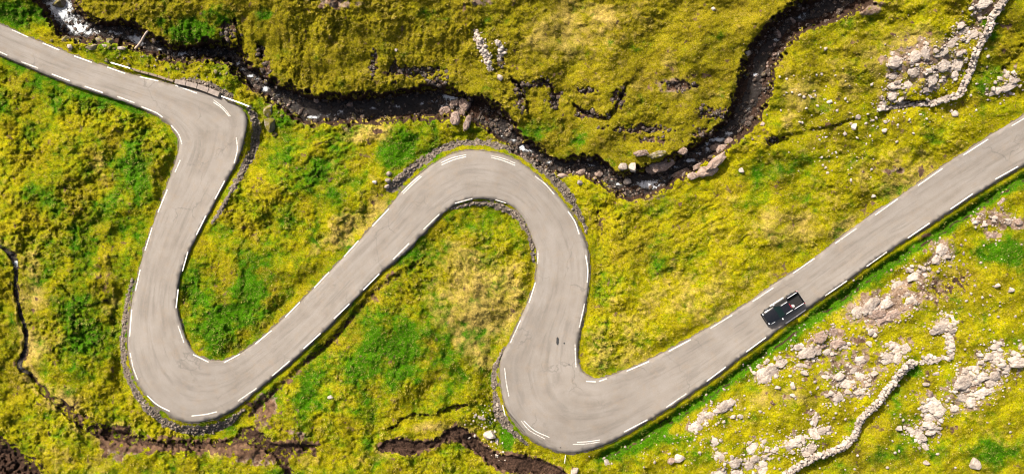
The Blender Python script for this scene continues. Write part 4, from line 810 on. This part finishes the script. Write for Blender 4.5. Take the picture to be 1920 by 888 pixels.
def lowwall(name, pts, label, cat, mat, w, top, bot):
    p0 = Vector(P(*pts[0], zg(*pts[0]))); t = empty(name, p0); tag(t, label, cat); r_ = random.Random(5)
    for (a, b) in zip(pts[:-1], pts[1:]):
        A_ = Vector(P(*a, zroad(*a) + (top + bot) / 2)) - p0; B_ = Vector(P(*b, zroad(*b) + (top + bot) / 2)) - p0; dd = (B_ - A_).normalized() * .02
        def f(bm, A_=A_, B_=B_, dd=dd): bar(bm, A_ + dd, B_ - dd, w * r_.uniform(.8, 1.15), top - bot)
        bmobj('block', f, mat, t, .03)
lowwall('concrete_kerb_wall', [(331,154),(352,158),(373,163.5),(394,171),(414,179)], 'low pinkish concrete wall on the road edge before the first bend', 'kerb wall', M_CONC, .55, .42, -.5)
lowwall('timber_kerb', [(250,130.5),(266,135.5),(282,139.5),(298,144),(314,149.5),(328,153.5)], 'low weathered timber edging between the short barrier and the concrete wall', 'timber edging', M_WOOD, .25, .30, -.4)
def pole(u, v, u2, v2, h, label):
    z = zg(u, v); b = Vector(P(u, v, z)); tp = Vector(P(u2, v2, z + h)); t = empty('snow_pole', b); tag(t, label, 'pole', 'snow poles at the lowest bend')
    def f(bm, a, b_, r0, r1):
        d_ = b_ - a; m = Matrix.Translation((a + b_) / 2) @ d_.to_track_quat('Z', 'Y').to_matrix().to_4x4(); bmesh.ops.create_cone(bm, cap_ends=True, segments=10, radius1=r0, radius2=r1, depth=d_.length, matrix=m)
    d_ = tp - b
    bmobj('shaft', lambda bm: f(bm, d_ * -.1, d_ * .93, .06, .05), M_POLE, t); bmobj('cap', lambda bm: f(bm, d_ * .93, d_, .062, .05), M_STEEL, t)
pole(942.5, 759, 947.5, 779.5, 2.9, 'thin pale pole leaning on the left verge of the lowest bend')
pole(1060.5, 853, 1058.6, 867.5, 2.2, 'thin pale pole standing below the lowest bend in the green ditch')
def log():
    a = Vector(P(254, 93, zg(254, 93) + .2)); b = Vector(P(278, 59, zg(278, 59) + .35)); bm = bmesh.new(); n = 10; rings = []
    ax = (b - a); q = ax.to_track_quat('Z', 'Y')
    for i in range(n + 1):
        t = i / n; c_ = a + ax * t + Vector((.06 * math.sin(t * 5), .05 * math.cos(t * 7), .08 * math.sin(t * 3.1))); r = .17 - .07 * t + .015 * math.sin(i * 2.3)
        rings.append([bm.verts.new(c_ + q @ Vector((r * math.cos(k * .785), r * math.sin(k * .785), 0)) - a) for k in range(8)])
    for r0, r1 in zip(rings[:-1], rings[1:]):
        for k in range(8): bm.faces.new((r0[k], r0[(k + 1) % 8], r1[(k + 1) % 8], r1[k]))
    bm.faces.new(rings[0][::-1]); bm.faces.new(rings[-1]); me = bpy.data.meshes.new('log'); bm.to_mesh(me); bm.free(); smooth(me)
    o = link('log', me, M_LOG); o.location = a; tag(o, 'pale bare log lying across the stream above the top left straight', 'log')
log()

# ------------------------------------------------------------------ pickup truck (x forward, y left)
def truck():
    u, v = 1463.5, 576.5; z = zroad(u, v); T = empty('pickup_truck', P(u, v, z))
    tag(T, 'black pickup truck with chrome rails driving down the right hand straight', 'pickup truck')
    pa, pb = Vector(P(u - 30, v + 19, zroad(u - 30, v + 19))), Vector(P(u + 30, v - 19, zroad(u + 30, v - 19))); fwd = (pa - pb).normalized()
    pc, pd = Vector(P(u - 9, v - 15, zroad(u - 9, v - 15))), Vector(P(u + 9, v + 15, zroad(u + 9, v + 15))); lat = (pd - pc).normalized()
    up = fwd.cross(lat).normalized(); 
    if up.z < 0: up = -up
    lat = up.cross(fwd).normalized(); T.rotation_euler = Matrix((fwd, lat, up)).transposed().to_euler()
    def loft(secs):                        # secs: list of (x, [(y,z)...]) closed rings
        bm = bmesh.new(); R = [[bm.verts.new((x, y, zz)) for y, zz in ring] for x, ring in secs]; n = len(R[0])
        for a, b in zip(R[:-1], R[1:]):
            for k in range(n): bm.faces.new((a[k], a[(k + 1) % n], b[(k + 1) % n], b[k]))
        bm.faces.new(R[0][::-1]); bm.faces.new(R[-1]); bmesh.ops.recalc_face_normals(bm, faces=bm.faces); return bm
    def put(name, bm, mat, parent=T, sm_=False, bev=0.0):
        if bev: bmesh.ops.bevel(bm, geom=bm.edges[:], offset=bev, segments=2, affect='EDGES')
        me = bpy.data.meshes.new(name); bm.to_mesh(me); bm.free()
        if sm_: smooth(me)
        return link(name, me, mat, parent)
    def bx(x0, x1, y0, y1, z0_, z1):
        bm = bmesh.new(); bmesh.ops.create_cube(bm, size=1, matrix=Matrix.Translation(((x0 + x1) / 2, (y0 + y1) / 2, (z0_ + z1) / 2)) @ Matrix.Diagonal((x1 - x0, y1 - y0, z1 - z0_, 1))); return bm
    def ring(w, zb, zt, crown):
        h = [(w * .86, zb), (w * .98, zb + .12), (w, (zb + zt) / 2), (w * .975, zt - .12), (w * .90, zt - .02), (w * .6, zt + crown * .6), (w * .2, zt + crown)]
        return h + [(-y, q) for y, q in h[::-1]]
    put('body', loft([(2.60, ring(.66, .52, .86, .02)), (2.56, ring(.74, .46, .93, .03)), (2.40, ring(.85, .40, 1.0, .04)), (2.1, ring(.91, .38, 1.05, .05)), (1.6, ring(.93, .38, 1.09, .055)), (1.08, ring(.94, .36, 1.13, .05)), (.4, ring(.935, .36, 1.14, .0)), (-.95, ring(.935, .36, 1.14, 0)), (-1.0, ring(.92, .38, 1.13, 0))]), M_BLACK, sm_=True)
    # load bed
    bed = put('load_bed', bx(-2.62, -1.004, -.90, .90, .42, .66), M_BLACK, bev=.02)
    put('bed_floor', bx(-2.55, -1.03, -.74, .74, .664, .69), M_LINER, bed)
    for s in (-1, 1):
        y0, y1 = sorted((s * .745, s * .93)); put('bed_side', bx(-2.58, -1.01, y0, y1, .40, 1.12), M_BLACK, bev=.035)
        put('bed_rail', bx(-2.48, -1.12, s * .80 - .035, s * .80 + .035, 1.125, 1.18), M_CHR, bev=.015)
        y0, y1 = sorted((s * .60, s * .742)); put('wheel_arch_box', bx(-2.2, -1.45, y0, y1, .69, .86), M_LINER, bed, bev=.03)
    tg = put('tailgate', bx(-2.66, -2.585, -.80, .80, .55, 1.12), M_BLACK, bev=.02); put('handle', bx(-2.69, -2.662, -.12, .12, .95, 1.0), M_CHR, tg)
    put('rear_bumper', bx(-2.80, -2.67, -.86, .86, .42, .56), M_CHR, bev=.03)
    # cabin
    def tr(w, z_): return [(w, z_), (-w, z_)]
    bm = bmesh.new(); lv = [(1.02, -.96, .86, 1.12), (.56, -.86, .76, 1.50), (.30, -.78, .69, 1.735), (.18, -.70, .60, 1.79)]; R = []
    for (xf, xr, w, z_) in lv: R.append([bm.verts.new(q) for q in ((xf, w, z_), (xf, -w, z_), (xr, -w, z_), (xr, w, z_))])
    for a, b in zip(R[:-1], R[1:]):
        for k in range(4): bm.faces.new((a[k], a[(k + 1) % 4], b[(k + 1) % 4], b[k]))
    bm.faces.new(R[-1]); bm.faces.new(R[0][::-1]); bmesh.ops.recalc_face_normals(bm, faces=bm.faces); cab = put('cabin', bm, M_BLACK, bev=.03)
    def pane(name, q, mat, off):
        q = [Vector(p) for p in q]; n = (q[1] - q[0]).cross(q[2] - q[0]).normalized(); n = n if n.dot(Vector(off)) > 0 else -n
        bm = bmesh.new(); a = [bm.verts.new(p + n * .012) for p in q]; b = [bm.verts.new(p - n * .01) for p in q]; k = len(q)
        bm.faces.new(a); bm.faces.new(b[::-1])
        for i in range(k): bm.faces.new((a[i], b[i], b[(i + 1) % k], a[(i + 1) % k]))
        bmesh.ops.recalc_face_normals(bm, faces=bm.faces); return put(name, bm, mat, cab)
    def cp(t): xf = np.interp(t, [q[3] for q in lv], [q[0] for q in lv]); xr = np.interp(t, [q[3] for q in lv], [q[1] for q in lv]); w = np.interp(t, [q[3] for q in lv], [q[2] for q in lv]); return xf, xr, w
    (f0, r0, w0), (f1, r1, w1_), (f2, r2, w2) = cp(1.15), cp(1.50), cp(1.70)
    pane('windscreen', [(f0, .9 * w0, 1.15), (f0, -.9 * w0, 1.15), (f1, -.9 * w1_, 1.50), (f1, .9 * w1_, 1.50)], M_WS, (1, 0, 1)); pane('windscreen', [(f1 , .9 * w1_, 1.502), (f1, -.9 * w1_, 1.502), (f2, -.88 * w2, 1.70), (f2, .88 * w2, 1.70)], M_WS, (1, 0, 1))
    pane('rear_window', [(r0 + .01, .8 * w0, 1.18), (r0 + .01, -.8 * w0, 1.18), (r1, -.8 * w1_, 1.50), (r1, .8 * w1_, 1.50)], M_GLASS, (-1, 0, .3))
    for s in (-1, 1):
        for xa, xb, xc, xd in ((.80, .05, .05, .42), (-.02, -.82, -.74, -.02)):
            pane('side_window', [(xa, s * w0, 1.16), (xb, s * w0, 1.16), (xc, s * w1_, 1.49), (xd, s * w1_, 1.49)], M_GLASS, (0, s, .3))
        put('roof_rail', bx(-.70, .22, s * .60 - .03, s * .60 + .03, 1.80, 1.85), M_CHR, bev=.015)
        0 and put('window_trim', bx(-.92, .95, s * .885 - .02, s * .885 + .02, 1.135, 1.165), M_CHR)
        st = put('side_step', bx(-.95, 1.10, s * .99 - .07, s * .99 + .07, .36, .42), M_CHR, bev=.02)
        mi = put('mirror', bx(.72, .86, min(s * .93, s * 1.16), max(s * .93, s * 1.16), 1.10, 1.28), M_CHR, bev=.03)
        put('headlight', bx(2.30, 2.56, min(s * .52, s * .80), max(s * .52, s * .80), .80, .965), M_LAMP, bev=.04)
        put('tail_light', bx(-2.64, -2.586, min(s * .805, s * .925), max(s * .805, s * .925), .70, 1.08), M_RED, bev=.01)
        put('fender_highlight', bx(1.75, 2.3, s * .86 - .02, s * .86 + .02, 1.06, 1.08), M_CHR, bev=.01)  # bright strip standing in for the light catching the fender curve
        for xw in (1.60, -1.72):
            def cyl(bm, r, w_, yc, seg=28, ri=None): bmesh.ops.create_cone(bm, cap_ends=True, segments=seg, radius1=r, radius2=r, depth=w_, matrix=Matrix.Translation((xw, yc, .385)) @ Matrix.Rotation(math.pi / 2, 4, 'X'))
            bm = bmesh.new(); cyl(bm, .385, .26, s * .83); bmesh.ops.bevel(bm, geom=[e for e in bm.edges if len(e.link_faces) == 2 and e.calc_face_angle(0) > 1], offset=.04, segments=2, affect='EDGES'); wh = put('wheel', bm, M_RUB)
            bm = bmesh.new(); cyl(bm, .24, .03, s * .965, 20); put('rim', bm, M_ALU, wh)
            bm = bmesh.new()
            for i in range(9):
                a0 = math.pi * i / 9; a1_ = math.pi * (i + 1) / 9; q = []
                for r_, y_ in ((.43, s * .90), (.43, s * .985), (.50, s * .985), (.50, s * .90)): pass
                pr = lambda a, r_, y_: (xw + r_ * math.cos(a), y_, .385 + r_ * math.sin(a))
                A_ = [bm.verts.new(pr(a0, r_, y_)) for r_, y_ in ((.42, s * .90), (.42, s * .985), (.49, s * .975), (.49, s * .90))]; B_ = [bm.verts.new(pr(a1_, r_, y_)) for r_, y_ in ((.42, s * .90), (.42, s * .985), (.49, s * .975), (.49, s * .90))]
                for k in range(4): bm.faces.new((A_[k], A_[(k + 1) % 4], B_[(k + 1) % 4], B_[k]))
            bmesh.ops.recalc_face_normals(bm, faces=bm.faces); put('wheel_arch', bm, M_PLAST)
    put('front_bumper', bx(2.50, 2.70, -.80, .80, .42, .62), M_BLACK, bev=.05); put('grille', bx(2.585, 2.63, -.48, .48, .66, .86), M_PLAST, bev=.01)
    for s in (-1, 1): put('bonnet_crease', bx(1.25, 2.35, s * .42 - .012, s * .42 + .012, 1.075, 1.135), M_BLACK, bev=.005)
    put('brake_light', bx(-.80, -.755, -.30, .30, 1.74, 1.765), M_RED)
    T.scale = (.89, .89, .89)
    # load: a pale sack in the right front corner of the bed
    bm = bmesh.new(); bmesh.ops.create_icosphere(bm, subdivisions=3, radius=1)
    for v_ in bm.verts:
        c_ = v_.co; k = 1 + .22 * math.sin(4 * c_.x + 2 * c_.y) * math.cos(3 * c_.y + c_.z * 2); v_.co = Vector((math.copysign(abs(c_.x) ** .7, c_.x) * .17 * k, math.copysign(abs(c_.y) ** .7, c_.y) * .22 * k, max(c_.z, -.7) * .2 * k))
    me = bpy.data.meshes.new('sack'); bm.to_mesh(me); bm.free(); smooth(me); o = link('cargo_sack', me, M_CARGO); bpy.context.view_layer.update()
    o.matrix_world = T.matrix_world @ Matrix.Translation((-1.24, .50, .79)); tag(o, 'lumpy pale sack lying in the bed of the pickup truck', 'sack')
truck()

# ------------------------------------------------------------------ grass
def grass(ntuft, nb_):
    u = rng.uniform(-45, 1965, ntuft); v = rng.uniform(-45, 933, ntuft)
    bare = np.maximum.reduce([SOIL * 1.15, GRAVEL * 1.3, DARK * 1.25]); g = bil(bare, US, VS, u, v); s_ = bil(SD, US, VS, u, v)
    eg = np.clip(fbm(u / 20, v / 20, 95, 3), 0, .5) * 7; k = (s_ > 1.6 - eg) & (rng.random(ntuft) > g * 1.05) & ((s_ > 1.6) | (rng.random(ntuft) < .45)); u, v = u[k], v[k]; n = len(u)
    rgh = bil(rough, US, VS, u, v); s_ = s_[k]
    size = rng.uniform(.55, 1.25, n) * (.6 + 1.9 * rgh) * (.45 + .55 * ss(2, 16, s_)); tone = np.clip(rng.normal(.42, .20, n) + .55 * gn(u / 3.6, v / 3.4, 92) + .28 * (bil(lump_iso, US, VS, u, v) - .45) + .25 * (bil(lump_iso2, US, VS, u, v) - .45), 0, 1)
    th = 2 * np.pi * gn(u / 90, v / 90, 91) * .7 - 1.1                      # prevailing lie of the blades
    u = np.repeat(u, nb_); v = np.repeat(v, nb_); size = np.repeat(size, nb_); tone = np.repeat(tone, nb_); th = np.repeat(th, nb_); N = len(u)
    a = rng.uniform(0, 2 * np.pi, N); rr = rng.random(N) * 1.6; u = u + rr * np.cos(a); v = v + rr * np.sin(a)
    eg = np.clip(fbm(u / 20, v / 20, 95, 3), 0, .5) * 7; ok = (bil(SD, US, VS, u, v) > .6 - eg); u, v, size, tone, th, a = (q[ok] for q in (u, v, size, tone, th, a)); N = len(u)
    z = bil(Z, US, VS, u, v) - .02; z = np.where(bil(SD, US, VS, u, v) < .5, zbase(u, v) + ROAD_Z - .01, z); kk = (H - z) / H * M; p = np.stack([(u - CX) * kk, -(v - CY) * kk, z], -1)
    dx = np.cos(a) + .9 * np.cos(th); dy = -np.sin(a) + .9 * np.sin(th); l = np.hypot(dx, dy) + 1e-6; dx /= l; dy /= l
    ph = np.radians(rng.uniform(28, 72, N)); L = size * rng.uniform(.14, .32, N); w = rng.uniform(.014, .028, N) * (.7 + size)
    side = np.stack([-dy, dx, np.zeros(N)], -1) * w[:, None]; tip = p + np.stack([dx * np.sin(ph), dy * np.sin(ph), np.cos(ph)], -1) * L[:, None]
    co_ = np.stack([p - side, p + side, tip], 1).reshape(-1, 3); me = mesh_np('grass', co_, np.arange(3 * N).reshape(-1, 3))
    at3 = [np.repeat(bil(f, US, VS, u, v), 3) for f in (LUSH, STRAW, OLIVE)]; tn = np.repeat(np.clip(tone + rng.normal(0, .1, N), 0, 1), 3)
    attr(me, 'growth', *at3, tn); o = link('grass', me, mgb); tag(o, 'rough tussocky green and straw coloured grass covering the slopes', 'grass', kind='stuff'); print('blades', N)
grass(170000, 4)
print('objects', len(bpy.data.objects), 'tris', sum(sum(len(p.vertices) - 2 for p in o.data.polygons) if len(o.data.polygons) < 5000 else len(o.data.loops) - 2 * len(o.data.polygons) for o in bpy.data.objects if o.type == 'MESH'))
